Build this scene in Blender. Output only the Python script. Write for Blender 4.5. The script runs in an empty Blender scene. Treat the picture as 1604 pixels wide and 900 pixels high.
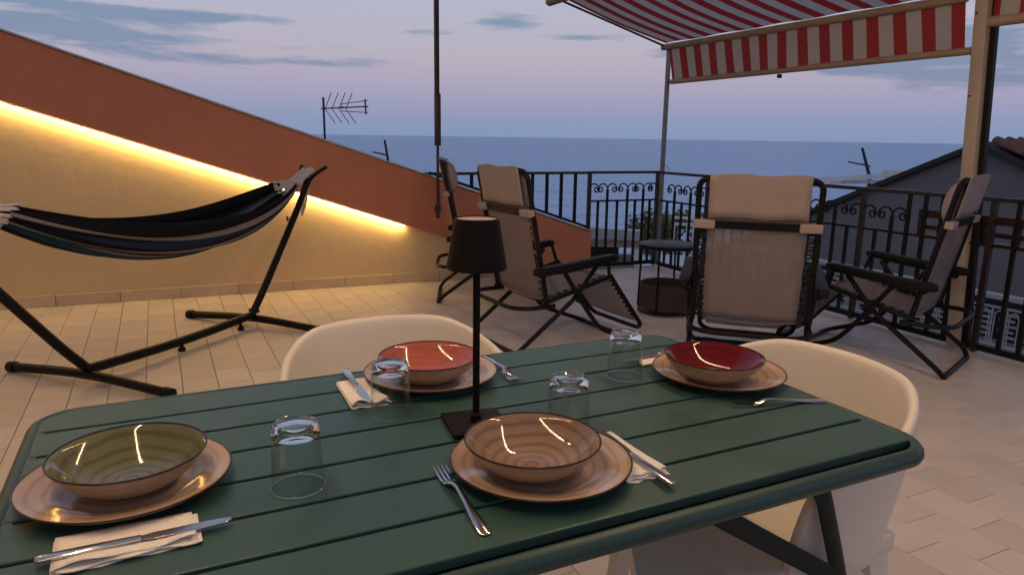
import bpy, bmesh, math, random
from mathutils import Vector, Matrix
R = math.radians
random.seed(7)
scene = bpy.context.scene
COL = scene.collection

# ------------------------------------------------------------------ camera
PITCH, ROLL, YAW = R(11.85), R(0.85), R(26.3)
fwd = Vector((math.sin(YAW)*math.cos(PITCH), math.cos(YAW)*math.cos(PITCH), -math.sin(PITCH)))
rgt = Vector((math.cos(YAW), -math.sin(YAW), 0))
upv = rgt.cross(fwd)
r2 = rgt*math.cos(ROLL) + upv*math.sin(ROLL)
u2 = upv*math.cos(ROLL) - rgt*math.sin(ROLL)
CAM = Vector((0, 0, 1.24))
FPX = 1121.8
cd = bpy.data.cameras.new('camera'); cam = bpy.data.objects.new('camera', cd); COL.objects.link(cam)
M = Matrix((r2, u2, -fwd)).transposed().to_4x4(); M.translation = CAM
cam.matrix_world = M
cd.sensor_width = 36; cd.lens = FPX/1604*36; cd.clip_start = 0.02; cd.clip_end = 60000
scene.camera = cam

# ------------------------------------------------------------------ world: dusk sky
world = bpy.data.worlds.new('World'); scene.world = world; world.use_nodes = True
wt = world.node_tree; wt.nodes.clear()
def wn(t, **k):
    n = wt.nodes.new(t)
    for a, b in k.items(): setattr(n, a, b)
    return n
def wl(a, b): wt.links.new(a, b)
def srgb(r, g, b, a=1.0):
    f = lambda c: ((c/255+0.055)/1.055)**2.4 if c > 10 else c/255/12.92
    return (f(r), f(g), f(b), a)
wout = wn('ShaderNodeOutputWorld'); wbg = wn('ShaderNodeBackground'); wl(wbg.outputs[0], wout.inputs[0])
tc = wn('ShaderNodeTexCoord'); sep = wn('ShaderNodeSeparateXYZ'); wl(tc.outputs['Generated'], sep.inputs[0])
ramp = wn('ShaderNodeValToRGB'); wl(sep.outputs['Z'], ramp.inputs[0])
stops = [(0.0, srgb(134, 155, 189)), (0.022, srgb(137, 155, 191)), (0.045, srgb(147, 157, 192)), (0.070, srgb(162, 161, 192)),
         (0.10, srgb(174, 169, 192)), (0.135, srgb(174, 173, 195)), (0.18, srgb(170, 176, 202)), (0.35, srgb(142, 152, 180)), (1.0, srgb(92, 104, 136))]
el = ramp.color_ramp.elements
while len(el) < len(stops): el.new(0.5)
for e, (p, c) in zip(el, stops): e.position = p; e.color = c
# streaky clouds, in (azimuth, elevation) stretched noise
at2 = wn('ShaderNodeMath', operation='ARCTAN2'); wl(sep.outputs['X'], at2.inputs[0]); wl(sep.outputs['Y'], at2.inputs[1])
cmb = wn('ShaderNodeCombineXYZ'); wl(at2.outputs[0], cmb.inputs[0])
mz = wn('ShaderNodeMath', operation='MULTIPLY'); wl(sep.outputs['Z'], mz.inputs[0]); mz.inputs[1].default_value = 7.0; wl(mz.outputs[0], cmb.inputs[1])
cn = wn('ShaderNodeTexNoise'); cn.inputs['Scale'].default_value = 5.0; cn.inputs['Detail'].default_value = 9; cn.inputs['Roughness'].default_value = 0.64; cn.inputs['Distortion'].default_value = 0.5
wl(cmb.outputs[0], cn.inputs['Vector'])
def blob(az, z, sa, sz, amp):
    # soft cloud bank centred on a compass direction
    a = wn('ShaderNodeMath', operation='SUBTRACT'); wl(at2.outputs[0], a.inputs[0]); a.inputs[1].default_value = az
    a2 = wn('ShaderNodeMath', operation='DIVIDE'); wl(a.outputs[0], a2.inputs[0]); a2.inputs[1].default_value = sa
    a3 = wn('ShaderNodeMath', operation='MULTIPLY'); wl(a2.outputs[0], a3.inputs[0]); wl(a2.outputs[0], a3.inputs[1])
    b = wn('ShaderNodeMath', operation='SUBTRACT'); wl(sep.outputs['Z'], b.inputs[0]); b.inputs[1].default_value = z
    b2 = wn('ShaderNodeMath', operation='DIVIDE'); wl(b.outputs[0], b2.inputs[0]); b2.inputs[1].default_value = sz
    b3 = wn('ShaderNodeMath', operation='MULTIPLY_ADD'); wl(b2.outputs[0], b3.inputs[0]); wl(b2.outputs[0], b3.inputs[1]); wl(a3.outputs[0], b3.inputs[2])
    ng = wn('ShaderNodeMath', operation='MULTIPLY'); wl(b3.outputs[0], ng.inputs[0]); ng.inputs[1].default_value = -1
    ex = wn('ShaderNodeMath', operation='EXPONENT'); wl(ng.outputs[0], ex.inputs[0])
    m = wn('ShaderNodeMath', operation='MULTIPLY'); wl(ex.outputs[0], m.inputs[0]); m.inputs[1].default_value = amp
    return m.outputs[0]
acc = None
for bp in ((-0.07, 0.112, 0.20, 0.024, 0.34), (-0.10, 0.142, 0.13, 0.010, 0.22), (0.13, 0.089, 0.13, 0.007, 0.27), (0.02, 0.135, 0.12, 0.006, 0.22), (0.45, 0.147, 0.055, 0.011, 0.30), (0.68, 0.109, 0.08, 0.009, 0.34),
           (0.20, 0.108, 0.05, 0.005, 0.22), (1.00, 0.115, 0.16, 0.030, 0.33), (1.06, 0.072, 0.14, 0.020, 0.33), (0.86, 0.085, 0.05, 0.008, 0.26), (0.33, 0.132, 0.04, 0.006, 0.28), (0.55, 0.128, 0.06, 0.006, 0.22), (0.90, 0.125, 0.10, 0.008, 0.26), (0.95, 0.095, 0.10, 0.006, 0.24), (0.14, 0.140, 0.07, 0.006, 0.24),
           (-0.9, 0.12, 0.5, 0.05, 0.2), (1.9, 0.11, 0.5, 0.05, 0.2), (2.9, 0.14, 0.5, 0.05, 0.2), (-2.1, 0.12, 0.5, 0.05, 0.2)):
    o_ = blob(*bp)
    if acc is None: acc = o_
    else:
        ad = wn('ShaderNodeMath', operation='ADD'); wl(acc, ad.inputs[0]); wl(o_, ad.inputs[1]); acc = ad.outputs[0]
ad = wn('ShaderNodeMath', operation='ADD'); wl(cn.outputs['Fac'], ad.inputs[0]); wl(acc, ad.inputs[1])
mr = wn('ShaderNodeMapRange'); wl(ad.outputs[0], mr.inputs[0]); mr.inputs[1].default_value = 0.64; mr.inputs[2].default_value = 0.80; mr.inputs[3].default_value = 0; mr.inputs[4].default_value = 0.85
mixc = wn('ShaderNodeMix', data_type='RGBA'); wl(mr.outputs[0], mixc.inputs[0]); wl(ramp.outputs[0], mixc.inputs[6]); mixc.inputs[7].default_value = srgb(100, 130, 170)
# physical twilight glow of the sun that has set behind the viewer
sky = wn('ShaderNodeTexSky'); sky.sky_type = 'NISHITA'; sky.sun_disc = False
SUN_EL, SUN_AZ = R(0.5), R(210)
sky.sun_elevation = SUN_EL; sky.sun_rotation = SUN_AZ
sm = wn('ShaderNodeMix', data_type='RGBA', blend_type='ADD'); sm.inputs[0].default_value = 0.06
wl(mixc.outputs[2], sm.inputs[6]); wl(sky.outputs[0], sm.inputs[7])
wl(sm.outputs[2], wbg.inputs[0]); wbg.inputs[1].default_value = 0.95
# what is left of the sun: a very weak, very soft glow from low behind the viewer
sd = bpy.data.lights.new('sun', 'SUN'); sd.energy = 0.10; sd.angle = R(40); sd.color = (1, 0.80, 0.66)
so = bpy.data.objects.new('sun', sd); COL.objects.link(so)
so.rotation_euler = Vector((-math.sin(SUN_AZ)*math.cos(R(14)), -math.cos(SUN_AZ)*math.cos(R(14)), -math.sin(R(14)))).to_track_quat('-Z', 'Y').to_euler()
vs = scene.view_settings; vs.view_transform = 'Standard'; vs.look = 'None'; vs.exposure = 0; vs.gamma = 1; vs.use_curve_mapping = False
scene.cycles.use_denoising = True
scene.cycles.max_bounces = 10; scene.cycles.transparent_max_bounces = 12
scene.cycles.caustics_reflective = False; scene.cycles.caustics_refractive = False
scene.cycles.sample_clamp_indirect = 6
LED = 74.0; LED2 = 160.0

# ------------------------------------------------------------------ helpers
def tag(o, label=None, cat=None, group=None, kind=None):
    if label: o['label'] = label
    if cat: o['category'] = cat
    if group: o['group'] = group
    if kind: o['kind'] = kind
    return o
def empty(name, loc=(0, 0, 0), rz=0, parent=None):
    o = bpy.data.objects.new(name, None); COL.objects.link(o); o.location = loc; o.rotation_euler = (0, 0, rz)
    o.empty_display_size = 0.05
    if parent: o.parent = parent
    return o
def inst(o, parent=None, loc=None, rot=None, name=None):
    c = o.copy(); COL.objects.link(c); c.parent = parent if parent is not None else o.parent
    if loc is not None: c.location = loc
    if rot is not None: c.rotation_euler = rot
    if name: c.name = name
    return c
def copy_tree(o, parent=None):
    c = o.copy(); COL.objects.link(c); c.parent = parent
    for ch in list(o.children): copy_tree(ch, c)
    return c
def fillet(pts, rad, n=5):
    pts = [Vector(p) for p in pts]; out = [pts[0]]
    for a, b, c in zip(pts, pts[1:], pts[2:]):
        d1 = (a-b); d2 = (c-b); r = min(rad, d1.length*0.49, d2.length*0.49)
        p1 = b+d1.normalized()*r; p2 = b+d2.normalized()*r
        for i in range(n+1):
            t = i/n; out.append(p1*(1-t)**2 + b*2*t*(1-t) + p2*t*t)
    out.append(pts[-1]); return out
class G:
    def __init__(s): s.v = []; s.f = []; s.m = []; s.uv = None
    def add(s, v, f, mi=0):
        n = len(s.v); s.v += [tuple(p) for p in v]; s.f += [tuple(i+n for i in q) for q in f]; s.m += [mi]*len(f); return s
    def box(s, c, d, rot=None, mi=0):
        hx, hy, hz = d[0]/2, d[1]/2, d[2]/2; c = Vector(c)
        P = [Vector((x, y, z)) for z in (-hz, hz) for y in (-hy, hy) for x in (-hx, hx)]
        if rot is not None: P = [rot @ p for p in P]
        return s.add([p+c for p in P], [(0, 2, 3, 1), (4, 5, 7, 6), (0, 1, 5, 4), (2, 6, 7, 3), (0, 4, 6, 2), (1, 3, 7, 5)], mi)
    def bar(s, a, b, w, h, up=(0, 0, 1), mi=0):
        a, b = Vector(a), Vector(b); d = b-a; L = d.length; x = d.normalized(); y = Vector(up).cross(x).normalized(); z = x.cross(y)
        return s.box((a+b)/2, (L, w, h), Matrix((x, y, z)).transposed(), mi)
    def tube(s, pts, r, seg=8, closed=False, mi=0, caps=True, flat=1.0, up=None):
        pts = [Vector(p) for p in pts]; n = len(pts); rr = r if isinstance(r, (list, tuple)) else [r]*n
        T = []
        for i in range(n):
            a = pts[i-1] if (i > 0 or closed) else pts[i]; b = pts[(i+1) % n] if (i < n-1 or closed) else pts[i]
            T.append((b-a).normalized())
        ref = Vector(up) if up else (Vector((0, 0, 1)) if abs(T[0].z) < 0.9 else Vector((1, 0, 0)))
        u = (ref - T[0]*ref.dot(T[0])).normalized(); V = []; F = []
        for i in range(n):
            u = (u - T[i]*u.dot(T[i])).normalized(); w = T[i].cross(u)
            for k in range(seg):
                a = 2*math.pi*(k+0.5)/seg; V.append(pts[i] + (u*math.cos(a)*flat + w*math.sin(a))*rr[i])
        for i in range(n if closed else n-1):
            j = (i+1) % n
            for k in range(seg): F.append((i*seg+k, i*seg+(k+1) % seg, j*seg+(k+1) % seg, j*seg+k))
        if caps and not closed: F.append(tuple(range(seg-1, -1, -1))); F.append(tuple((n-1)*seg+k for k in range(seg)))
        return s.add(V, F, mi)
    def lathe(s, prof, seg=32, c=(0, 0, 0), mi=0, wob=None):
        V = []; F = []; n = len(prof); mis = mi if isinstance(mi, list) else [mi]*(n-1)
        for i, (r, z) in enumerate(prof):
            for k in range(seg):
                a = 2*math.pi*k/seg; q = 1+(wob(a) if wob else 0); V.append((c[0]+r*q*math.cos(a), c[1]+r*q*math.sin(a), c[2]+z))
        base = len(s.v); s.v += V
        for i in range(n-1):
            for k in range(seg):
                s.f.append(tuple(base+q for q in (i*seg+k, i*seg+(k+1) % seg, (i+1)*seg+(k+1) % seg, (i+1)*seg+k))); s.m.append(mis[i])
        return s
    def prism(s, poly, z0, z1, mi=0, axis='z'):
        n = len(poly)
        mk = {'z': lambda p, h: (p[0], p[1], h), 'y': lambda p, h: (p[0], h, p[1]), 'x': lambda p, h: (h, p[0], p[1])}[axis]
        V = [mk(p, z0) for p in poly]+[mk(p, z1) for p in poly]
        F = [tuple(range(n-1, -1, -1)), tuple(range(n, 2*n))]+[(i, (i+1) % n, n+(i+1) % n, n+i) for i in range(n)]
        return s.add(V, F, mi)
    def grid(s, fn, nu, nv, mi=0, uv=False):
        V = [fn(i/nu, j/nv) for i in range(nu+1) for j in range(nv+1)]
        F = [(i*(nv+1)+j, (i+1)*(nv+1)+j, (i+1)*(nv+1)+j+1, i*(nv+1)+j+1) for i in range(nu) for j in range(nv)]
        if uv: s.uv = [(i/nu, j/nv) for i in range(nu+1) for j in range(nv+1)]
        return s.add(V, F, mi)
    def build(s, name, mats, parent=None, smooth=35, bevel=None, loc=None, solid=None, sub=0, keep=False):
        me = bpy.data.meshes.new(name); me.from_pydata(s.v, [], s.f)
        mats = mats if isinstance(mats, (list, tuple)) else [mats]
        for m in mats: me.materials.append(m)
        if len(mats) > 1: me.polygons.foreach_set('material_index', s.m)
        if s.uv:
            ul = me.uv_layers.new(name='UVMap')
            for l in me.loops: ul.data[l.index].uv = s.uv[l.vertex_index]
        bm = bmesh.new(); bm.from_mesh(me)
        if not keep: bmesh.ops.recalc_face_normals(bm, faces=bm.faces)
        if bevel:
            ed = [e for e in bm.edges if len(e.link_faces) == 2 and e.calc_face_angle(0) > R(30)]
            bmesh.ops.bevel(bm, geom=ed, offset=bevel[0], segments=bevel[1], profile=0.5, affect='EDGES', clamp_overlap=True)
        bm.to_mesh(me); bm.free()
        if smooth:
            me.polygons.foreach_set('use_smooth', [True]*len(me.polygons)); me.set_sharp_from_angle(angle=R(smooth))
        o = bpy.data.objects.new(name, me); COL.objects.link(o)
        if parent: o.parent = parent
        if loc is not None: o.location = loc
        if solid: m = o.modifiers.new('thick', 'SOLIDIFY'); m.thickness = solid; m.offset = 0
        if sub: m = o.modifiers.new('sub', 'SUBSURF'); m.levels = sub; m.render_levels = sub
        return o

# ------------------------------------------------------------------ materials
def mat(name, col, rough=0.6, metal=0.0, var=0.12, scale=8.0, bump=0.0, bscale=None, coat=0.0, spec=0.5, rvar=0.0, stretch=None, trans=0.0, alpha_mix=0.0, ior=1.45, island=0.0, objrand=0.0, emit=None, estr=0, stain=0.0, stain_col=(0.1, 0.08, 0.06, 1)):
    m = bpy.data.materials.new(name); m.use_nodes = True; t = m.node_tree; N = t.nodes; L = t.links; b = N['Principled BSDF']
    col = tuple(col[:3])+(1,)
    b.inputs['Base Color'].default_value = col; b.inputs['Roughness'].default_value = rough; b.inputs['Metallic'].default_value = metal
    b.inputs['Specular IOR Level'].default_value = spec; b.inputs['Coat Weight'].default_value = coat; b.inputs['Coat Roughness'].default_value = 0.08
    b.inputs['IOR'].default_value = ior; b.inputs['Transmission Weight'].default_value = trans
    tcn = N.new('ShaderNodeTexCoord'); src = tcn.outputs['Object']
    if stretch:
        mp = N.new('ShaderNodeMapping'); mp.inputs['Scale'].default_value = stretch; L.new(src, mp.inputs[0]); src = mp.outputs[0]
    nz = N.new('ShaderNodeTexNoise'); nz.inputs['Scale'].default_value = scale; nz.inputs['Detail'].default_value = 6; nz.inputs['Roughness'].default_value = 0.6; L.new(src, nz.inputs['Vector'])
    out = None
    if var:
        mr = N.new('ShaderNodeMapRange'); L.new(nz.outputs['Fac'], mr.inputs[0]); mr.inputs[1].default_value = 0.3; mr.inputs[2].default_value = 0.7; mr.inputs[3].default_value = 1-var; mr.inputs[4].default_value = 1+var
        fac = mr.outputs[0]
        for kind, amt in (('i', island), ('o', objrand)):
            if amt:
                if kind == 'i': g = N.new('ShaderNodeNewGeometry').outputs['Random Per Island']
                else: g = N.new('ShaderNodeObjectInfo').outputs['Random']
                m2 = N.new('ShaderNodeMapRange'); L.new(g, m2.inputs[0]); m2.inputs[3].default_value = 1-amt; m2.inputs[4].default_value = 1+amt
                mm = N.new('ShaderNodeMath'); mm.operation = 'MULTIPLY'; L.new(fac, mm.inputs[0]); L.new(m2.outputs[0], mm.inputs[1]); fac = mm.outputs[0]
        vm = N.new('ShaderNodeVectorMath'); vm.operation = 'SCALE'; vm.inputs[0].default_value = col[:3]; L.new(fac, vm.inputs['Scale']); out = vm.outputs[0]
        if stain:
            n2 = N.new('ShaderNodeTexNoise'); n2.inputs['Scale'].default_value = scale*0.35; n2.inputs['Detail'].default_value = 8; n2.inputs['Roughness'].default_value = 0.7; L.new(src, n2.inputs['Vector'])
            m3 = N.new('ShaderNodeMapRange'); L.new(n2.outputs['Fac'], m3.inputs[0]); m3.inputs[1].default_value = 0.52; m3.inputs[2].default_value = 0.75; m3.inputs[4].default_value = stain
            mx = N.new('ShaderNodeMix'); mx.data_type = 'RGBA'; L.new(m3.outputs[0], mx.inputs[0]); L.new(out, mx.inputs[6]); mx.inputs[7].default_value = stain_col; out = mx.outputs[2]
        L.new(out, b.inputs['Base Color'])
    if rvar:
        mr = N.new('ShaderNodeMapRange'); L.new(nz.outputs['Fac'], mr.inputs[0]); mr.inputs[1].default_value = 0.3; mr.inputs[2].default_value = 0.7; mr.inputs[3].default_value = max(0.02, rough-rvar); mr.inputs[4].default_value = rough+rvar
        L.new(mr.outputs[0], b.inputs['Roughness'])
    if bump:
        bz = N.new('ShaderNodeTexNoise'); bz.inputs['Scale'].default_value = bscale or scale*4; bz.inputs['Detail'].default_value = 5; L.new(src, bz.inputs['Vector'])
        bp = N.new('ShaderNodeBump'); bp.inputs['Strength'].default_value = bump; bp.inputs['Distance'].default_value = 0.01; L.new(bz.outputs['Fac'], bp.inputs['Height']); L.new(bp.outputs[0], b.inputs['Normal'])
    if emit: b.inputs['Emission Color'].default_value = tuple(emit)+(1,); b.inputs['Emission Strength'].default_value = estr
    if alpha_mix:
        tr = N.new('ShaderNodeBsdfTransparent'); mx = N.new('ShaderNodeMixShader'); mx.inputs[0].default_value = alpha_mix
        L.new(b.outputs[0], mx.inputs[1]); L.new(tr.outputs[0], mx.inputs[2]); L.new(mx.outputs[0], N['Material Output'].inputs[0])
    return m
def rings(name, col, dark, amt, freq, rough=0.12, rim=None):
    """glazed stoneware: brush rings round the axis"""
    m = mat(name, col, rough, var=0.10, scale=22, coat=0.0, spec=0.6); t = m.node_tree; N = t.nodes; L = t.links; b = N['Principled BSDF']
    base = b.inputs['Base Color'].links[0].from_socket
    tcn = N.new('ShaderNodeTexCoord'); wv = N.new('ShaderNodeTexWave'); wv.wave_type = 'RINGS'; wv.rings_direction = 'Z'; wv.inputs['Scale'].default_value = freq; wv.inputs['Distortion'].default_value = 5.5; wv.inputs['Detail'].default_value = 3; wv.inputs['Detail Scale'].default_value = 0.35
    mp = N.new('ShaderNodeMapping'); mp.inputs['Scale'].default_value = (1, 1.0, 0.4); L.new(tcn.outputs['Object'], mp.inputs[0]); L.new(mp.outputs[0], wv.inputs['Vector'])
    mr = N.new('ShaderNodeMapRange'); L.new(wv.outputs['Fac'], mr.inputs[0]); mr.inputs[1].default_value = 0.55; mr.inputs[2].default_value = 1.0; mr.inputs[3].default_value = 0; mr.inputs[4].default_value = amt
    mx = N.new('ShaderNodeMix'); mx.data_type = 'RGBA'; L.new(mr.outputs[0], mx.inputs[0]); L.new(base, mx.inputs[6]); mx.inputs[7].default_value = tuple(dark)+(1,)
    L.new(mx.outputs[2], b.inputs['Base Color']); return m
def stripes(name, axis, start, pitch, ca, cb, frac=0.52, alpha=0.0, transl=0.25):
    m = mat(name, ca, 0.85, var=0.06, scale=30, bump=0.15, bscale=300, spec=0.2); t = m.node_tree; N = t.nodes; L = t.links; b = N['Principled BSDF']
    vsrc = b.inputs['Base Color'].links[0].from_node
    tcn = N.new('ShaderNodeTexCoord'); sp = N.new('ShaderNodeSeparateXYZ'); L.new(tcn.outputs['Object'], sp.inputs[0])
    a = N.new('ShaderNodeMath'); a.operation = 'SUBTRACT'; a.inputs[0].default_value = start; L.new(sp.outputs[axis], a.inputs[1])
    d = N.new('ShaderNodeMath'); d.operation = 'DIVIDE'; L.new(a.outputs[0], d.inputs[0]); d.inputs[1].default_value = pitch
    f = N.new('ShaderNodeMath'); f.operation = 'FRACT'; L.new(d.outputs[0], f.inputs[0])
    g = N.new('ShaderNodeMath'); g.operation = 'GREATER_THAN'; L.new(f.outputs[0], g.inputs[0]); g.inputs[1].default_value = frac
    mx = N.new('ShaderNodeMix'); mx.data_type = 'RGBA'; L.new(g.outputs[0], mx.inputs[0]); mx.inputs[6].default_value = tuple(ca)+(1,); mx.inputs[7].default_value = tuple(cb)+(1,)
    L.new(mx.outputs[2], vsrc.inputs[0])
    tl = N.new('ShaderNodeBsdfTranslucent'); L.new(vsrc.outputs[0], tl.inputs[0]); ms = N.new('ShaderNodeMixShader'); ms.inputs[0].default_value = transl
    L.new(b.outputs[0], ms.inputs[1]); L.new(tl.outputs[0], ms.inputs[2]); L.new(ms.outputs[0], N['Material Output'].inputs[0]); return m

TILE = (0.66, 0.58, 0.50)
M_tile = mat('floor_tile', TILE, 0.42, var=0.07, scale=5, bump=0.05, bscale=60, objrand=0.08, rvar=0.14, stain=0.30, stain_col=(0.45, 0.38, 0.32, 1))
M_tilefield = mat('floor_tile_far', TILE, 0.42, var=0.07, scale=5, bump=0.05, bscale=60, island=0.08, rvar=0.14, stain=0.30, stain_col=(0.45, 0.38, 0.32, 1))
M_skirt = mat('skirting_tile_glaze', (0.56, 0.45, 0.31), 0.5, var=0.08, scale=7, objrand=0.06)
M_grout = mat('grout', (0.27, 0.22, 0.17), 0.9, var=0.2, scale=20)
M_plaster = mat('cream_plaster', (0.64, 0.505, 0.31), 0.85, var=0.05, scale=1.6, bump=0.28, bscale=13, stain=0.14, stain_col=(0.5, 0.38, 0.24, 1))
M_red = mat('terracotta_paint', (0.51, 0.205, 0.122), 0.75, var=0.09, scale=2.2, bump=0.12, bscale=40, stain=0.22, stain_col=(0.43, 0.155, 0.09, 1))
M_coping = mat('coping_metal', (0.42, 0.40, 0.38), 0.45, metal=0.5, var=0.2, scale=6)
M_iron = mat('black_iron', (0.011, 0.009, 0.008), 0.5, var=0.3, scale=30, bump=0.2, bscale=120, spec=0.25)
M_irontop = mat('rusty_brown_iron', (0.026, 0.014, 0.010), 0.45, var=0.35, scale=18, bump=0.2, bscale=90)
M_black = mat('black_tube', (0.006, 0.005, 0.005), 0.42, var=0.15, scale=20, spec=0.25)
M_plastic = mat('black_plastic', (0.006, 0.006, 0.0065), 0.5, var=0.1, scale=40, bump=0.15, bscale=400, spec=0.22)
M_sling = mat('taupe_sling', (0.29, 0.245, 0.24), 0.8, var=0.05, scale=12, bump=0.3, bscale=500, alpha_mix=0.36, spec=0.25)
M_pillow = mat('taupe_pillow', (0.36, 0.30, 0.285), 0.85, var=0.05, scale=12, bump=0.2, bscale=400, spec=0.2)
M_cord = mat('white_cord', (0.62, 0.58, 0.54), 0.9, var=0.15, scale=60)
M_table = mat('green_powder_coat', (0.030, 0.080, 0.069), 0.40, var=0.08, scale=7, bump=0.05, bscale=420, rvar=0.11, spec=0.5)
M_tabledark = mat('green_powder_coat_frame', (0.022, 0.058, 0.052), 0.42, var=0.08, scale=9, bump=0.04, bscale=500)
M_tableleg = mat('dark_leg_coat', (0.010, 0.018, 0.017), 0.5, var=0.1, scale=9, spec=0.3)
M_chair = mat('cream_polypropylene', (0.72, 0.66, 0.58), 0.42, var=0.03, scale=4, bump=0.04, bscale=300, spec=0.4)
M_glass = mat('clear_glass', (1, 1, 1), 0.0, var=0, trans=1.0, ior=1.47)
M_thin = bpy.data.materials.new('thin_glass'); M_thin.use_nodes = True
_t = M_thin.node_tree; _t.nodes.remove(_t.nodes['Principled BSDF'])
_lw = _t.nodes.new('ShaderNodeLayerWeight'); _lw.inputs[0].default_value = 0.5
_pw = _t.nodes.new('ShaderNodeMath'); _pw.operation = 'POWER'; _pw.inputs[1].default_value = 4.0; _t.links.new(_lw.outputs['Facing'], _pw.inputs[0])
_f = _t.nodes.new('ShaderNodeMath'); _f.operation = 'MULTIPLY_ADD'; _f.inputs[1].default_value = 0.62; _f.inputs[2].default_value = 0.045; _t.links.new(_pw.outputs[0], _f.inputs[0])
_tr = _t.nodes.new('ShaderNodeBsdfTransparent'); _tr.inputs[0].default_value = (0.965, 0.975, 0.975, 1)
_gl = _t.nodes.new('ShaderNodeBsdfGlossy'); _gl.inputs['Roughness'].default_value = 0.015; _mx = _t.nodes.new('ShaderNodeMixShader')
_t.links.new(_f.outputs[0], _mx.inputs[0]); _t.links.new(_tr.outputs[0], _mx.inputs[1]); _t.links.new(_gl.outputs[0], _mx.inputs[2]); _t.links.new(_mx.outputs[0], _t.nodes['Material Output'].inputs[0])
M_steel = mat('polished_steel', (0.62, 0.60, 0.58), 0.16, metal=1.0, var=0.05, scale=30)
M_napkin = mat('paper_napkin', (0.86, 0.81, 0.74), 0.95, var=0.04, scale=20, bump=0.4, bscale=260, spec=0.1)
M_lamp = mat('bronze_black_lamp', (0.007, 0.004, 0.0035), 0.6, var=0.1, scale=20, bump=0.05, bscale=600, spec=0.18)
M_lamptop = mat('lamp_top_cap', (0.42, 0.30, 0.24), 0.5, var=0.05, scale=20)
M_alu = mat('grey_aluminium', (0.20, 0.19, 0.18), 0.4, metal=0.5, var=0.1, scale=10)
M_beige = mat('beige_painted_metal', (0.36, 0.27, 0.19), 0.5, var=0.12, scale=6, bump=0.05, bscale=80, stain=0.2, stain_col=(0.2, 0.14, 0.1, 1))
M_brownpole = mat('brown_pole', (0.055, 0.032, 0.020), 0.5, var=0.25, scale=8)
M_post = mat('pale_post_paint', (0.46, 0.37, 0.28), 0.5, var=0.1, scale=6, stain=0.2, stain_col=(0.25, 0.19, 0.14, 1))
M_canopy = stripes('awning_stripe', 1, 5.611, 0.1965, (0.62, 0.57, 0.52), (0.42, 0.045, 0.045), 0.53, transl=0.5)
M_val = stripes('valance_stripe', 1, 5.611, 0.1965, (0.56, 0.465, 0.375), (0.40, 0.05, 0.046), 0.53, transl=0.42)
M_basket = mat('dark_basket', (0.045, 0.036, 0.034), 0.7, var=0.15, scale=40, bump=0.5, bscale=160)
M_led = mat('led_diffuser', (1, 0.9, 0.7), 0.5, var=0, emit=(1.0, 0.63, 0.20), estr=LED)
M_led2 = mat('led_diffuser_overhead', (1, 0.9, 0.7), 0.5, var=0, emit=(1.0, 0.68, 0.385), estr=LED2)
M_greywall = mat('grey_render', (0.185, 0.187, 0.205), 0.9, var=0.08, scale=1.3, bump=0.15, bscale=20, stain=0.15, stain_col=(0.14, 0.14, 0.155, 1))
M_darktrim = mat('dark_roof_edge', (0.03, 0.03, 0.032), 0.7, var=0.2, scale=5)
M_white = mat('white_paint', (0.80, 0.80, 0.82), 0.6, var=0.07, scale=5)
M_white2 = mat('weathered_white_paint', (0.46, 0.46, 0.48), 0.6, var=0.12, scale=5)
M_rooftile = mat('clay_roof_tile', (0.20, 0.085, 0.06), 0.85, var=0.2, scale=9, objrand=0.2, bump=0.3)
M_wood = mat('dark_stained_wood', (0.045, 0.024, 0.018), 0.6, var=0.3, scale=6, stretch=(8, 0.6, 8), bump=0.2)
M_conc = mat('weathered_concrete', (0.26, 0.25, 0.235), 0.9, var=0.15, scale=2, bump=0.2)
M_window = mat('dark_window', (0.02, 0.026, 0.034), 0.08, var=0.05, scale=3, spec=0.6)
M_ground = mat('ground', (0.10, 0.095, 0.085), 0.95, var=0.3, scale=0.3, bump=0.3)
M_leaf = mat('leaf', (0.15, 0.16, 0.045), 0.7, var=0.35, scale=3, island=0.4)
M_bark = mat('bark', (0.07, 0.05, 0.035), 0.9, var=0.3, scale=8)
M_lampmetal = mat('street_lamp_metal', (0.02, 0.024, 0.03), 0.5, var=0.2, scale=5)

# sea
M_sea = bpy.data.materials.new('sea'); M_sea.use_nodes = True
t = M_sea.node_tree; N = t.nodes; L = t.links; b = N['Principled BSDF']
b.inputs['Base Color'].default_value = (0.065, 0.165, 0.345, 1); b.inputs['Roughness'].default_value = 0.22; b.inputs['IOR'].default_value = 1.33; b.inputs['Specular IOR Level'].default_value = 0.24; b.inputs['Specular Tint'].default_value = (0.50, 0.74, 1.0, 1)
g = N.new('ShaderNodeTexCoord')
prev = None
for sc, st, dist in ((1.0, 0.9, 0.25), (0.13, 1.0, 1.6)):
    mp = N.new('ShaderNodeMapping'); mp.inputs['Rotation'].default_value = (0, 0, R(-26)); mp.inputs['Scale'].default_value = (0.35, 1.0, 1); L.new(g.outputs['Object'], mp.inputs[0])
    nz = N.new('ShaderNodeTexNoise'); nz.inputs['Scale'].default_value = sc; nz.inputs['Detail'].default_value = 4; L.new(mp.outputs[0], nz.inputs['Vector'])
    bp = N.new('ShaderNodeBump'); bp.inputs['Strength'].default_value = st; bp.inputs['Distance'].default_value = dist; L.new(nz.outputs['Fac'], bp.inputs['Height'])
    if prev: L.new(prev.outputs[0], bp.inputs['Normal'])
    prev = bp
L.new(prev.outputs[0], b.inputs['Normal'])
gs = N.new('ShaderNodeBsdfGlossy'); gs.inputs['Color'].default_value = (0.53, 0.65, 0.83, 1); gs.inputs['Roughness'].default_value = 0.24; L.new(prev.outputs[0], gs.inputs['Normal'])
b.inputs['Specular IOR Level'].default_value = 0.0
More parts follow.
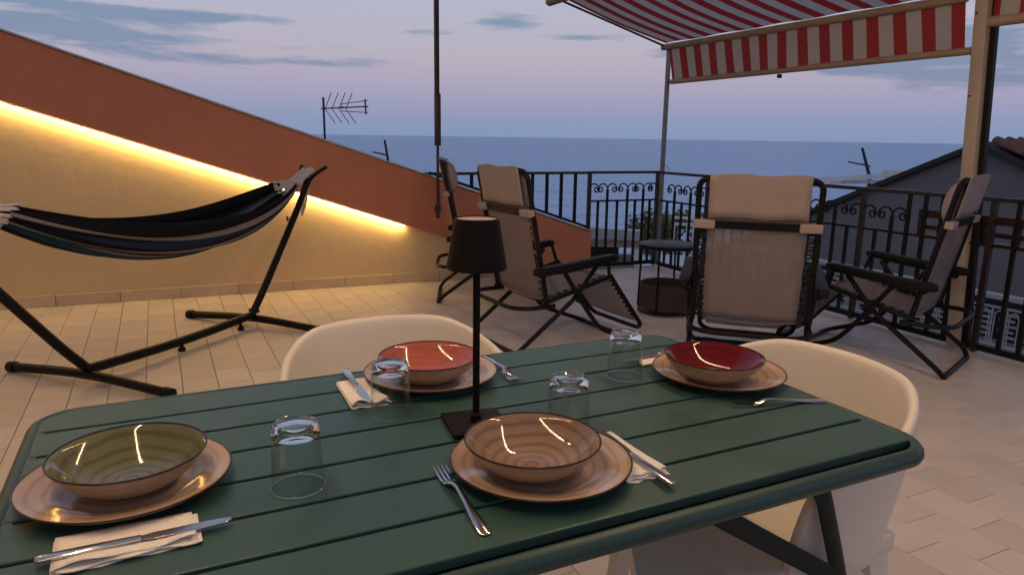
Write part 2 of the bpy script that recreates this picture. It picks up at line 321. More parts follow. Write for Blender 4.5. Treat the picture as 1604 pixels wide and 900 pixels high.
lw = N.new('ShaderNodeLayerWeight'); lw.inputs[0].default_value = 0.5; L.new(prev.outputs[0], lw.inputs['Normal'])
mrf = N.new('ShaderNodeMapRange'); L.new(lw.outputs['Facing'], mrf.inputs[0]); mrf.inputs[1].default_value = 0.55; mrf.inputs[2].default_value = 1.0; mrf.inputs[3].default_value = 0.30; mrf.inputs[4].default_value = 0.92
ms = N.new('ShaderNodeMixShader'); L.new(mrf.outputs[0], ms.inputs[0]); L.new(b.outputs[0], ms.inputs[1]); L.new(gs.outputs[0], ms.inputs[2]); L.new(ms.outputs[0], N['Material Output'].inputs[0])
# currents: long streaks of slightly different water colour
mp = N.new('ShaderNodeMapping'); mp.inputs['Rotation'].default_value = (0, 0, R(-26)); mp.inputs['Scale'].default_value = (0.0012, 0.011, 1); L.new(g.outputs['Object'], mp.inputs[0])
nz = N.new('ShaderNodeTexNoise'); nz.inputs['Scale'].default_value = 1; nz.inputs['Detail'].default_value = 5; L.new(mp.outputs[0], nz.inputs['Vector'])
mr = N.new('ShaderNodeMapRange'); L.new(nz.outputs['Fac'], mr.inputs[0]); mr.inputs[1].default_value = 0.35; mr.inputs[2].default_value = 0.65; mr.inputs[3].default_value = 0.78; mr.inputs[4].default_value = 1.18; vm = N.new('ShaderNodeVectorMath'); vm.operation = 'SCALE'; vm.inputs[0].default_value = (0.065, 0.165, 0.345); L.new(mr.outputs[0], vm.inputs['Scale']); L.new(vm.outputs[0], b.inputs['Base Color'])

# ------------------------------------------------------------------ setting: sea, ground, sky-side things
SEA_Z = -10.0
o = G().add([(-3000, 20, SEA_Z), (52000, 20, SEA_Z), (52000, 52000, SEA_Z), (-3000, 52000, SEA_Z), (-52000, 52000, SEA_Z), (-52000, 40, SEA_Z), (36, -52000, SEA_Z), (52000, -52000, SEA_Z)],
            [(0, 1, 2, 3), (0, 3, 4, 5), (0, 6, 7, 1)]).build('sea', M_sea, smooth=0)
tag(o, 'calm blue dusk sea out to the horizon', kind='structure')
o = G().add([(-60, -60, -7), (40, -60, -7), (34, 10, -7), (30, 22, -7), (8, 32, -7), (-60, 40, -7), (-60, -60, -12), (42, -60, -12), (36, 10, -12), (32, 24, -12), (8, 34, -12), (-60, 42, -12)],
            [(0, 1, 2, 3, 4, 5), (1, 7, 8, 2), (2, 8, 9, 3), (3, 9, 10, 4), (4, 10, 11, 5)]).build('ground', M_ground, smooth=0)
tag(o, 'dark ground of the seafront below the terrace', kind='structure')

# terrace floor with single tiles
def pix(p):
    q = Vector(p)-CAM; z = q.dot(fwd)
    if z < 0.05: return None
    return (802+FPX*q.dot(r2)/z, 450-FPX*q.dot(u2)/z)
floor = G().box((1.0, 2.0, -0.16), (6.95, 7.6, 0.29)).build('terrace_floor', M_grout, smooth=0)
tag(floor, 'beige tiled terrace floor', kind='structure')
TW, TL, GAP = 0.1632, 0.2365, 0.0022
tm = G().add([(-TW/2+GAP, -TL/2+GAP, 0), (TW/2-GAP, -TL/2+GAP, 0), (TW/2-GAP, TL/2-GAP, 0), (-TW/2+GAP, TL/2-GAP, 0),
              (-TW/2+GAP/2, -TL/2+GAP/2, -0.0025), (TW/2-GAP/2, -TL/2+GAP/2, -0.0025), (TW/2-GAP/2, TL/2-GAP/2, -0.0025), (-TW/2+GAP/2, TL/2-GAP/2, -0.0025),
              (-TW/2+GAP/2, -TL/2+GAP/2, -0.014), (TW/2-GAP/2, -TL/2+GAP/2, -0.014), (TW/2-GAP/2, TL/2-GAP/2, -0.014), (-TW/2+GAP/2, TL/2-GAP/2, -0.014)],
             [(0, 1, 2, 3)]+[(4+i, 4+(i+1) % 4, (i+1) % 4, i) for i in range(4)]+[(8+i, 8+(i+1) % 4, 4+(i+1) % 4, 4+i) for i in range(4)])
cells = []; cut = []
i0 = int(-2.5/TW)-1
for i in range(-16, 28):
    cx = -0.127+TW*(i+0.5)
    if cx+TW/2 > 4.45 or cx-TW/2 < -2.45: continue
    for j in range(-8, 27):
        cy = 1.367+TL*(j+0.5+(0.5 if (i % 2) else 0.0))
        wy = 5.92-0.05*(cx+TW/2)-0.002
        if cy-TL/2 < -1.75: continue
        if cy+TL/2 > wy:
            if cy-TL/2 < wy-0.02: cut.append((cx, cy, wy-(cy-TL/2)))
            continue
        P = [pix((cx+a*TW/2, cy+b_*TL/2, 0)) for a, b_ in ((-1, -1), (1, -1), (1, 1), (-1, 1))]
        area = 0
        if all(P):
            area = abs(sum(P[k][0]*P[(k+1) % 4][1]-P[(k+1) % 4][0]*P[k][1] for k in range(4)))/2
            mx_, my_ = sum(p[0] for p in P)/4, sum(p[1] for p in P)/4
            if not (-20 < mx_ < 1624 and -20 < my_ < 915): area = 0
            d = Vector((cx, cy, 0))-CAM; q = CAM+d*(0.5/1.24)       # seen through the table top?
            if -0.24 < q.x < 1.17 and 0.69 < q.y < 1.485: area = 0
        cells.append((area, cx, cy))
cells.sort(reverse=True)
first = None; rest = G()
for k, (area, cx, cy) in enumerate(cells):
    dz = random.uniform(-0.0006, 0.0006)
    if k < 300 and area > 0:
        if first is None:
            first = tm.build('tile', M_tile, floor, smooth=0, loc=(cx, cy, dz))
        else: inst(first, floor, (cx, cy, dz))
    else:
        rest.add([(x+cx, y+cy, z+dz) for x, y, z in tm.v], tm.f)
for cx, cy, ln in cut:                                          # tiles trimmed against the parapet
    rest.add([(x+cx, cy-TL/2+(y+TL/2)*ln/TL, z) for x, y, z in tm.v], tm.f)
tag(rest.build('tile_field', M_tilefield, floor, smooth=0), kind='stuff')

# ------------------------------------------------------------------ left parapet wall (local frame: x along the wall, -y towards the terrace)
WROT = math.atan(-0.05)
def parapet(loc, rz, label, x0, lab_led, mirror=1):
    w = empty('parapet_wall', loc, rz); tag(w, label, 'wall')
    top = lambda x: 1.590-0.3335*x
    low = lambda x: 1.128-0.335*x
    XE = 3.645
    G().prism([(x0, -0.3), (XE-0.004, -0.3), (XE-0.004, top(XE)-0.02), (x0, top(x0)-0.02)], 0.0*mirror, 0.24*mirror, axis='y').build('plaster_face', M_plaster, w, smooth=0)
    xc = 1.128/0.335
    G().prism([(x0, low(x0)), (xc, 0.0), (XE, 0.0), (XE, top(XE)), (x0, top(x0))], -0.055*mirror, 0.262*mirror, axis='y').build('painted_band', M_red, w, smooth=0, bevel=(0.006, 2))
    g = G(); n = Vector((1, 0, -0.3335)).normalized(); L_ = (XE-x0)/n.x
    g.bar((x0, 0.104*mirror, top(x0)+0.009), (XE+0.02, 0.104*mirror, top(XE+0.02)+0.009), 0.35, 0.014)
    g.build('coping', M_coping, w, smooth=0, bevel=(0.003, 1))
    # single skirting tiles
    x = x0; xs = [-0.72+0.411*k for k in range(-5, 11)]
    sk = None
    for x in xs:
        if x < x0 or x+0.41 > 3.40: continue
        if sk is None: sk = G().box((0.2055, -0.008*mirror, 0.043), (0.407, 0.016, 0.084)).build('skirting_tile', M_skirt, w, smooth=0, bevel=(0.003, 1), loc=(x, 0, 0))
        else: inst(sk, w, (x, 0, 0))
    # LED profile tucked under the lower edge of the band
    led = empty('led_strip', loc, rz); tag(led, lab_led, 'light')
    xe = 1.86
    G().bar((x0, -0.030*mirror, low(x0)-0.0085), (xe, -0.030*mirror, low(xe)-0.0085), 0.022, 0.009).build('profile', M_alu, led, smooth=0)
    G().bar((x0, -0.030*mirror, low(x0)-0.0165), (xe-0.01, -0.030*mirror, low(xe-0.01)-0.0165), 0.014, 0.006).build('diffuser', M_led, led, smooth=0)
    return w
parapet((0, 5.92, 0), WROT, 'cream plaster parapet wall with sloping terracotta band beside the hammock', -2.4, 'glowing warm led strip under the sloping terracotta band')
hw = G().box((-2.56, 2.0, 1.5), (0.24, 7.6, 3.6)).build('house_wall', M_plaster, smooth=0, bevel=(0.01, 1))
tag(hw, 'plain plaster house wall at the back of the terrace', 'wall')

# brown pole on the parapet
p = empty('awning_pole', (2.128, 5.745, 0)); tag(p, 'slim dark brown pole bracketed to the terracotta parapet band', 'pole')
G().tube([(0, 0, 0.58), (0, 0, 1.2)], 0.012, 10).build('lower_rod', M_brownpole, p)
G().box((0, 0, 1.37), (0.046, 0.046, 0.42)).build('sleeve', M_brownpole, p, bevel=(0.006, 2))
G().box((-0.004, 0, 2.10), (0.036, 0.036, 1.06)).build('upper_tube', M_brownpole, p, bevel=(0.005, 2))
G().box((0, 0.018, 0.64), (0.045, 0.05, 0.05)).box((0, 0.018, 0.60), (0.03, 0.03, 0.09)).build('bracket', M_brownpole, p, bevel=(0.004, 1))

# ------------------------------------------------------------------ railings
def scroll_mesh(side):
    pts = []
    r0 = 0.052
    for i in range(13):
        a = math.pi*(1-i/12); pts.append((side*(r0+r0*math.cos(a)), 0, 0.765+r0*math.sin(a)))
    # curl inwards
    cx, cz = side*(2*r0-0.028), 0.765
    for i in range(1, 26):
        th = -i/25*math.pi*2.2; r = 0.028-0.016*i/25
        pts.append((cx+side*r*math.cos(th), 0, cz+r*math.sin(th)))
    return G().tube([(0, 0, 0.655)]+pts, 0.0068, 6, up=(0, 1, 0))
M_ir = M_iron
def railing(name, origin, rz, length, talls, shorts, posts, fulls, label, scroll_posts=(), scroll_one=(), x_low=0.0, mid_to=None):
    r = empty(name, origin, rz); tag(r, label, 'railing')
    G().box((length/2, 0, 0.924), (length+0.03, 0.046, 0.024)).build('top_rail', M_irontop, r, smooth=0, bevel=(0.003, 1))
    G().box(((x_low+length)/2, 0, 0.035), (length-x_low, 0.026, 0.036)).build('bottom_rail', M_ir, r, smooth=0)
    mt = mid_to if mid_to else length
    G().box(((x_low+mt)/2, 0, 0.655), (mt-x_low, 0.026, 0.016)).build('middle_rail', M_ir, r, smooth=0)
    def rep(name, xs, g, m):
        b0 = None
        for x in xs:
            if b0 is None: b0 = g.build(name, m, r, loc=(x, 0, 0))
            else: inst(b0, r, (x, 0, 0))
    rep('bar', shorts, G().box((0, 0, 0.345), (0.022, 0.016, 0.612)), M_ir)
    rep('tall_bar', talls, G().box((0, 0, 0.40), (0.022, 0.016, 0.725)), M_ir)
    rep('full_bar', fulls, G().box((0, 0, 0.478), (0.024, 0.018, 0.872)), M_ir)
    rep('post', posts, G().box((0, 0, 0.4575), (0.032, 0.030, 0.909)), M_irontop)
    for sd_ in (1, -1): 
        xs = [x for x in talls if sd_ > 0 or True]+list(scroll_posts)
        xs += [x for x, q in scroll_one if q == sd_]
        rep('scroll', xs, scroll_mesh(sd_), M_ir)
    return r
# far railing, in line with the parapet
dirx = Vector((1, -0.05, 0)).normalized()
far0 = Vector((3.665, 5.92-0.05*3.665+0.06, 0))
railing('railing', far0, WROT, 0.765, [0.2, 0.425, 0.605], [0.10, 0.3125, 0.515, 0.685], [0.0, 0.765], [], 'black wrought iron railing section with scrolls by the sea corner', scroll_one=((0.0, 1), (0.765, -1)), x_low=0.0)
# its upper part standing on the sloping parapet
pr = empty('railing', (0, 5.92+0.06, 0), WROT); tag(pr, 'black iron railing with plain bars standing on the sloping parapet', 'railing')
ztop = lambda x: 1.590-0.3335*x+0.03
G().box(((2.06+3.66)/2, 0, 0.922), (3.66-2.06, 0.046, 0.024)).build('top_rail', M_irontop, pr, smooth=0)
G().bar((2.10, 0, ztop(2.10)+0.012), (3.66, 0, ztop(3.66)+0.012), 0.022, 0.022).build('bottom_rail', M_ir, pr, smooth=0)
for k in range(9):
    x = 3.518-0.1475*k
    zb = ztop(x)+0.016
    if zb < 0.9: G().box((x, 0, (zb+0.915)/2), (0.028, 0.018, 0.915-zb)).build('bar', M_ir, pr, smooth=0)
# right railing along the seaward edge
sp_ = 0.2275
RY0 = 5.655
ys_t = [5.455, 5.225]+[5.0-sp_*k for k in range(1, 9) if k != 7]
ys_s = [5.56, 5.345, 5.11]+[5.0-sp_*(k+0.5) for k in range(0, 8)]
ys_p = [5.0, 5.0-sp_*7, 2.53, 1.60, 0.7, -0.2, -1.1]
ys_f = [5.0-sp_*8.5-0.1125*k for k in range(0, 36)]
ys_f = [y for y in ys_f if all(abs(y-p_) > 0.04 for p_ in ys_p)]
conv = lambda a: [RY0-y for y in a]
railing('railing', (4.405, RY0, 0), -math.pi/2, RY0+1.7, conv(ys_t), conv(ys_s), conv(ys_p), conv(ys_f), 'long black wrought iron railing behind the lounge chairs with brown handrail', scroll_posts=conv([5.0, 5.0-sp_*7]), mid_to=RY0+1.7)

# wooden planter rack hooked on the railing
rk = empty('planter_rack', (4.50, 3.03, 0.62)); tag(rk, 'dark wooden planter rack hooked on the railing behind the right lounge chair', 'planter')
G().box((0, -0.9, 0.175), (0.10, 1.8, 0.05)).build('top_board', M_wood, rk, smooth=0, bevel=(0.006, 1))
G().box((0, -0.9, 0.085), (0.03, 1.78, 0.028)).build('middle_slat', M_wood, rk, smooth=0, bevel=(0.003, 1))
G().box((0.03, -0.9, 0.02), (0.12, 1.78, 0.02)).build('bottom_board', M_conc, rk, smooth=0, bevel=(0.003, 1))
st_ = None
for k in range(10):
    y = -0.02-0.196*k
    if st_ is None: st_ = G().box((-0.03, 0, 0.09), (0.03, 0.042, 0.125)).build('stile', M_wood, rk, smooth=0, bevel=(0.004, 1), loc=(0, y, 0))
    else: inst(st_, rk, (0, y, 0))

# ------------------------------------------------------------------ awnings
aw = empty('awning', (0, 0, 0)); tag(aw, 'red and white striped awning with hanging front valance over the sea railing', 'awning')
zc = lambda x: 2.085+(4.36-x)*0.268
def canopy_fn(u, v, y0=5.66, y1=2.86):
    x = 4.36-(4.36-2.13)*u; y = y0+(y1-y0)*v
    seg = (x-3.2)/1.16 if x > 3.2 else (3.2-x)/1.07
    sag = 0.035*math.sin(math.pi*min(1, max(0, seg)))
    return (x, y, zc(x)+0.03-sag*(0.55+0.45*math.sin(math.pi*v))+0.004*math.sin(v*29))
G().grid(lambda u, v: canopy_fn(u, v), 24, 42).build('canopy', M_canopy, aw, smooth=60)
def val_fn(u, v):
    y = 5.645+(2.865-5.645)*v
    return (4.385+0.062*u+0.008*math.sin(v*23)*u+0.012*u*math.sin(v*9), y, 2.095-0.31*u)
G().grid(val_fn, 6, 80).build('valance', M_val, aw, smooth=60)
G().tube([(4.385, 5.73, 2.085), (4.385, 2.86, 2.085)], 0.031, 14, flat=0.9).build('front_bar', M_beige, aw)
G().tube([(4.447, 5.655, 1.772), (4.447, 2.80, 1.785)], 0.023, 14).build('weight_bar', M_beige, aw)
G().box((4.447, 4.32, 1.737), (0.03, 0.03, 0.03)).build('pull_knob', M_plastic, aw, bevel=(0.006, 2))
G().tube([(3.19, 5.80, zc(3.19)-0.005), (3.19, 2.80, zc(3.19)-0.005)], 0.042, 14, flat=0.85).build('cross_bar', M_beige, aw)
G().tube([(2.13, 5.80, zc(2.13)+0.0), (2.13, 2.80, zc(2.13)+0.0)], 0.042, 14).build('rear_bar', M_beige, aw)
G().tube([(2.13, 5.72, 2.68), (3.19, 5.72, zc(3.19)+0.02), (4.38, 5.69, 2.09)], 0.010, 8).build('side_cable', M_brownpole, aw)
ps = empty('awning_post', (4.425, 5.69, 0)); tag(ps, 'thin grey metal awning post at the corner of the railing', 'post')
G().box((0, 0, 1.05), (0.036, 0.036, 2.06)).build('shaft', M_alu, ps, bevel=(0.004, 1))
G().tube([(0.02, -0.02, 1.0), (0.03, -0.05, 0.97), (0.02, -0.09, 0.95)], 0.003, 5).build('wire', M_iron, ps)
pb = empty('awning_post', (4.40, 2.640, 0)); pb.rotation_euler = (R(-3.2), 0, 0); tag(pb, 'broad beige awning post behind the right lounge chair', 'post')
G().box((0, 0, 1.06), (0.075, 0.075, 2.10)).build('shaft', M_post, pb, bevel=(0.006, 2))
G().box((0.02, -0.056, 1.06), (0.035, 0.032, 2.12)).build('guide_channel', M_iron, pb, bevel=(0.003, 1))
G().box((0, 0, 2.26), (0.10, 0.10, 0.30)).build('head_bracket', M_irontop, pb, bevel=(0.008, 2))
G().box((0.045, 0.055, 1.785), (0.05, 0.05, 0.05)).build('bar_clamp', M_iron, pb, bevel=(0.006, 1))
for zz in (1.99, 1.52, 0.9): G().tube([(-0.037, 0.02, zz), (-0.042, 0.02, zz)], 0.006, 8).build('screw', M_iron, pb)
a2 = empty('awning', (0, 0, 0)); tag(a2, 'second red and white awning cut off by the right picture edge', 'awning')
G().grid(lambda u, v: (4.40+0.006*math.sin(v*17)*u, 2.70-3.2*v, 2.26-0.30*u), 5, 50).build('valance', M_val, a2, smooth=60)
G().tube([(4.40, 2.72, 1.93), (4.40, -0.6, 1.93)], 0.030, 14).build('weight_bar', M_beige, a2)
G().tube([(4.39, 2.70, 2.28), (4.39, -0.6, 2.28)], 0.035, 14).build('front_bar', M_beige, a2)
zc2 = lambda x: 2.80+(4.36-x)*0.03 if x < 2.13 else 2.80+0.0669-(x-2.13)*0.245
G().grid(lambda u, v: (4.38-(4.38+2.40)*u, 2.70-3.45*v, zc2(4.38-6.78*u)+0.02-0.02*math.sin(math.pi*v)), 30, 20).build('canopy', M_canopy, a2, smooth=60)
# beams over the dining table with the two led lines that the glazed bowls mirror
for x in (1.75, -0.35):
    bm_ = empty('overhead_beam', (x, 0, 0)); tag(bm_, 'beige overhead awning beam with led line on the %s of the table' % ('sea side' if x > 0 else 'house side'), 'beam')
    G().box((0, 1.0, 2.715), (0.06, 3.4, 0.10)).build('beam', M_beige, bm_, smooth=0, bevel=(0.006, 1))
    G().box((0, 1.35, 2.6605), (0.024, 2.7, 0.009)).build('profile', M_alu, bm_, smooth=0)
    G().box((0, 1.35, 2.6530), (0.016, 2.68, 0.006)).build('diffuser', M_led2, bm_, smooth=0)

# ------------------------------------------------------------------ dining table
TX0, TX1, TY0, TY1, TZ = -0.238, 1.168, 0.690, 1.486, 0.74
tb = empty('dining_table', ((TX0+TX1)/2, (TY0+TY1)/2, 0)); tag(tb, 'dark green slatted metal dining table laid for four', 'table')
hx, hy = (TX1-TX0)/2, (TY1-TY0)/2
def rrect(hx, hy, r, n=8):
    out = []
    for cx, cy, a0 in ((hx-r, hy-r, 0), (-hx+r, hy-r, 90), (-hx+r, -hy+r, 180), (hx-r, -hy+r, 270)):
        for i in range(n+1):
            a = R(a0+90*i/n); out.append((cx+r*math.cos(a), cy+r*math.sin(a)))
    return out
# rolled rim: rounded section swept round the outline
sec = [(0.0, -0.004), (0.004, -0.0015), (0.010, -0.0005), (0.016, -0.0035), (0.021, -0.010), (0.0225, -0.019), (0.019, -0.027), (0.010, -0.032), (-0.002, -0.032), (-0.002, -0.020)]
V = []; F = []; ns = len(sec); nr = None
for k, (d, z) in enumerate(sec):
    ring = rrect(hx-0.0225+d, hy-0.0225+d, 0.075-0.0225+d+0.004, 10); nr = len(ring)
    V += [(x, y, TZ+z) for x, y in ring]
for k in range(ns):
    k2 = (k+1) % ns
    for i in range(nr): F.append((k*nr+i, k*nr+(i+1) % nr, k2*nr+(i+1) % nr, k2*nr+i))
G().add(V, F).build('rim', M_tabledark, tb, smooth=50)
gy = [1.3635, 1.2590, 1.1545, 1.0455, 0.9375, 0.8305, 0.7285]
edges = [TY1-0.024]+gy
inner = rrect(hx-0.0235, hy-0.0235, 0.055, 10)
def half_w(y):
    # half length of the inner outline at this local y
    yy = abs(y); r = 0.055; hxx, hyy = hx-0.0235, hy-0.0235
    if yy <= hyy-r: return hxx
    dy = min(r, yy-(hyy-r)); return hxx-r+math.sqrt(max(0, r*r-dy*dy))
cy0 = (TY0+TY1)/2
for i in range(7):
    ya, yb = edges[i]-cy0-(0.0 if i == 0 else 0.0042), edges[i+1]-cy0+0.0042
    ysn = [yb+(ya-yb)*k/6 for k in range(7)]
    poly = [(half_w(y)-0.001, y) for y in ysn]+[(-half_w(y)+0.001, y) for y in reversed(ysn)]
    G().prism(poly, TZ-0.016, TZ).build('slat', M_table, tb, smooth=20, bevel=(0.0022, 2))
G().box((0.0, 0, TZ-0.026), (2*hx-0.05, 2*hy-0.07, 0.006)).build('under_tray', M_tabledark, tb, smooth=0)
for sx in (-1, 1):
    G().box((sx*(hx-0.0285), 0, TZ-0.0085), (0.012, 2*hy-0.12, 0.015)).build('end_strip', M_table, tb, smooth=0)
for sy in (-1, 1):
    for sx in (-1, 1):
        yy = sy*(hy-0.10)
        path = fillet([(sx*(hx-0.26), yy, TZ-0.036), (sx*(hx-0.175), yy, TZ-0.075), (sx*(hx-0.075), yy, 0.40), (sx*(hx-0.02), yy, 0.004)], 0.12, 6)
        lo_ = G().tube(path, [0.019]*len(path), 10, flat=0.38, up=(0, 1, 0)).build('leg', M_tableleg, tb, smooth=50)
        G().bar((sx*0.22, yy, TZ-0.035), (sx*(hx-0.11), yy, 0.46), 0.034, 0.012, up=(0, 1, 0)).build('brace', M_tableleg, lo_, smooth=0, bevel=(0.002, 1))
for sx in (-1, 1):
    G().tube([(sx*(hx-0.05), -hy+0.11, 0.22), (sx*(hx-0.05), hy-0.11, 0.22)], 0.011, 8).build('stretcher', M_tabledark, tb)

# ------------------------------------------------------------------ moulded armchairs (local: faces +x, back at -x)
def tub_chair(loc, rz, label):
    c = empty('armchair', loc, rz); tag(c, label, 'chair', 'cream moulded armchairs round the table')
    W = 0.285; BX = -0.235; FX = 0.235
    def plan(t):
        # t -1..1 round the U, from the front of one arm, round the back, to the other arm
        s = abs(t); sg = 1 if t >= 0 else -1
        if s < 0.62:
            a = s/0.62*math.pi/2; x = 0.02+(BX-0.02)*math.cos(a)**0.85; y = W*math.sin(a)**0.85
        else: x = 0.02+(FX-0.04)*(s-0.62)/0.38*0.86; y = W-0.012*(s-0.62)/0.38
        return x, sg*y
    def topz(t):
        s = abs(t)
        k = min(1, max(0, (s-0.18)/0.62)); k = k*k*(3-2*k)
        z = 0.752-0.115*k
        if s > 0.86: z -= 0.20*((s-0.86)/0.14)**2.2
        return z
    NT, NV = 56, 12
    def fn(u, v):
        t = -1+2*u; x, y = plan(t); zt = topz(t); zb = 0.405
        z = zb+(zt-zb)*v
        q = (z-0.405)/0.36
        fl = 0.90+0.10*min(1, q*1.6)
        lean = -0.055*max(0, q)**1.3*max(0, 1-abs(t)*1.3)
        return (x*fl+lean, y*fl, z)
    G().grid(fn, NT, NV).build('shell', M_chair, c, smooth=60, solid=0.022, sub=1)
    # seat pan
    def seat(u, v):
        y = (-1+2*v); x = BX*0.92+(FX+0.03-BX*0.92)*u
        w = W*0.90*(1 if u > 0.42 else math.sin(math.pi/2*min(1, 0.30+u/0.42*0.70))**0.8)
        if u > 0.88: w *= 1-0.28*((u-0.88)/0.12)**2
        z = 0.447-0.016*math.sin(math.pi*min(1, u*1.1))*(1-y*y)
        if u > 0.85: z -= 0.028*((u-0.85)/0.15)**2
        return (x, y*w, z)
    G().grid(seat, 16, 12).build('seat', M_chair, c, smooth=60, solid=0.020, sub=1)
    for sx, sy in ((1, 1), (1, -1), (-1, 1), (-1, -1)):
        x0, y0 = (0.165 if sx > 0 else -0.125), sy*(0.222 if sx > 0 else 0.196)
        x1, y1 = (0.215 if sx > 0 else -0.225), sy*(0.245 if sx > 0 else 0.222)
        def leg(p, q, a, b_):
            V = []; 
            for (cx, cy, z, h) in ((p[0], p[1], 0.45, a), ((p[0]*0.55+q[0]*0.45), (p[1]*0.55+q[1]*0.45), 0.24, (a+b_)/2), (q[0], q[1], 0.0, b_)):
                V += [(cx-h, cy-h*0.8, z), (cx+h, cy-h*0.8, z), (cx+h, cy+h*0.8, z), (cx-h, cy+h*0.8, z)]
            F = [(0, 1, 2, 3), (8, 11, 10, 9)]+[(r_*4+k, r_*4+(k+1) % 4, r_*4+4+(k+1) % 4, r_*4+4+k) for r_ in range(2) for k in range(4)]
            return G().add(V, F)
        leg((x0, y0), (x1, y1), 0.034, 0.017).build('leg', M_chair, c, smooth=40, bevel=(0.008, 2))
    G().box((0.165, 0, 0.415), (0.03, 0.40, 0.035)).build('front_apron', M_chair, c, smooth=30, bevel=(0.008, 2))
    for sy in (-1, 1): G().box((-0.01, sy*0.218, 0.418), (0.33, 0.028, 0.045)).build('side_apron', M_chair, c, smooth=30, bevel=(0.008, 2))
    return c
tub_chair((1.165, 1.098, 0), math.pi, 'cream moulded armchair at the right end of the green table')
tub_chair((0.508, 1.60, 0), -math.pi/2, 'cream moulded armchair at the far long side behind the coral bowl')
# low seat under the near right corner
stl = empty('stool', (0.92, 0.86, 0)); tag(stl, 'low cream moulded seat tucked under the near right corner of the table', 'stool')
poly = [(.835, 1.085), (.96, 1.085), (.982, 1.03), (.992, .96), (1.003, .905), (1.028, .876), (1.075, .862), (1.118, .850), (1.138, .832), (1.142, .80), (1.12, .71), (1.06, .655), (.96, .64), (.82, .66), (.735, .72), (.70, .80), (.715, .90), (.745, .97), (.79, 1.05)]
poly = [(x-0.92, y-0.86) for x, y in poly]
V = []; F = []; rings_ = [(0.0, 0.405), (0.0, 0.437), (0.012, 0.447), (0.06, 0.444), (0.5, 0.438)]
n = len(poly)
for sh, z in rings_:
    for x, y in poly: V.append((x*(1-sh), y*(1-sh), z))
V.append((0, 0, 0.436)); V.append((0, 0, 0.405))
for k in range(len(rings_)-1):
    for i in range(n): F.append((k*n+i, k*n+(i+1) % n, (k+1)*n+(i+1) % n, (k+1)*n+i))
for i in range(n): F.append(((len(rings_)-1)*n+i, (len(rings_)-1)*n+(i+1) % n, len(V)-2)); F.append(((i+1) % n, i, len(V)-1))
G().add(V, F).build('seat', M_chair, stl, smooth=50)
for x, y in ((-0.12, -0.13), (0.14, -0.13), (-0.10, 0.16), (0.05, 0.16)):
    G().tube([(x, y, 0.41), (x*1.25, y*1.2, 0.0)], [0.022, 0.014], 10).build('leg', M_chair, stl)

# ------------------------------------------------------------------ tableware
M_rim = mat('dark_glaze_rim', (0.045, 0.020, 0.014), 0.2, var=0.2, scale=60)
M_out = rings('stoneware_outside', (0.46, 0.34, 0.23), (0.30, 0.20, 0.13), 0.3, 14, 0.30)
M_plate = rings('stoneware_plate', (0.46, 0.33, 0.24), (0.22, 0.125, 0.08), 0.42, 17, 0.10)
PL = {'green': ((0.14, 0.145, 0.08), (0.06, 0.055, 0.03)), 'coral': ((0.40, 0.115, 0.082), (0.30, 0.075, 0.05)), 'red': ((0.125, 0.007, 0.011), (0.06, 0.004, 0.006)), 'brown': ((0.27, 0.178, 0.128), (0.11, 0.06, 0.042))}
def plate(x, y, label):
    e = empty('plate', (x, y, TZ+0.0003)); tag(e, label, 'plate', 'dinner plates on the green table')
    pr_ = [(0.0001, 0.004), (0.078, 0.004), (0.086, 0.0052), (0.098, 0.011), (0.118, 0.0165), (0.134, 0.0205), (0.1375, 0.0212), (0.139, 0.0200), (0.136, 0.0175), (0.118, 0.0125), (0.098, 0.0065), (0.086, 0.0012), (0.080, 0.0), (0.0001, 0.0)]
    bo = G().lathe(pr_, 72, mi=[0]*7+[1]*6).build('dish', [M_plate, M_out], e, smooth=50)
    G().tube([(0.1380*math.cos(a), 0.1380*math.sin(a), 0.0205) for a in [2*math.pi*k/72 for k in range(72)]], 0.0016, 6, closed=True).build('rim', M_rim, bo, smooth=60)
    return e
def bowl(x, y, kind, label):
    ca, cb = PL[kind]
    mi_ = rings(kind+'_glaze', ca, cb, 0.5 if kind in ('brown', 'green') else 0.35, 19, 0.07)
    e = empty('bowl', (x, y, TZ+0.0048)); tag(e, label, 'bowl', 'glazed bowls on the dinner plates')
    e.rotation_euler = (0, 0, random.uniform(0, 6))
    inn = [(0.0001, 0.0075), (0.040, 0.0080), (0.056, 0.0115), (0.072, 0.0205), (0.086, 0.0325), (0.096, 0.0435), (0.1015, 0.0510)]
    out = [(0.1030, 0.0510), (0.0985, 0.0425), (0.088, 0.0290), (0.074, 0.0160), (0.058, 0.0060), (0.050, 0.0022), (0.048, 0.0), (0.044, 0.0), (0.042, 0.002), (0.0001, 0.002)]
    mis = [0]*6+[0]+[1]*9
    bo = G().lathe(inn+out, 80, mi=mis).build('body', [mi_, M_out], e, smooth=55)
    G().tube([(0.10225*math.cos(a), 0.10225*math.sin(a), 0.0512) for a in [2*math.pi*k/80 for k in range(80)]], 0.0015, 6, closed=True).build('rim', M_rim, bo, smooth=60)
    return e
plate(-0.070, 1.093, 'brown swirled dinner plate under the olive green bowl'); bowl(-0.066, 1.090, 'green', 'olive green glazed bowl at the left end of the table')
plate(0.486, 1.362, 'brown swirled dinner plate under the coral bowl'); bowl(0.478, 1.352, 'coral', 'coral glazed bowl at the far side behind the lamp')
plate(1.050, 1.120, 'brown swirled dinner plate under the dark red bowl'); bowl(1.028, 1.112, 'red', 'dark red glazed bowl at the right end of the table')
plate(0.496, 0.895, 'brown swirled dinner plate under the brown bowl'); bowl(0.480, 0.893, 'brown', 'brown swirl glazed bowl at the near side of the table')

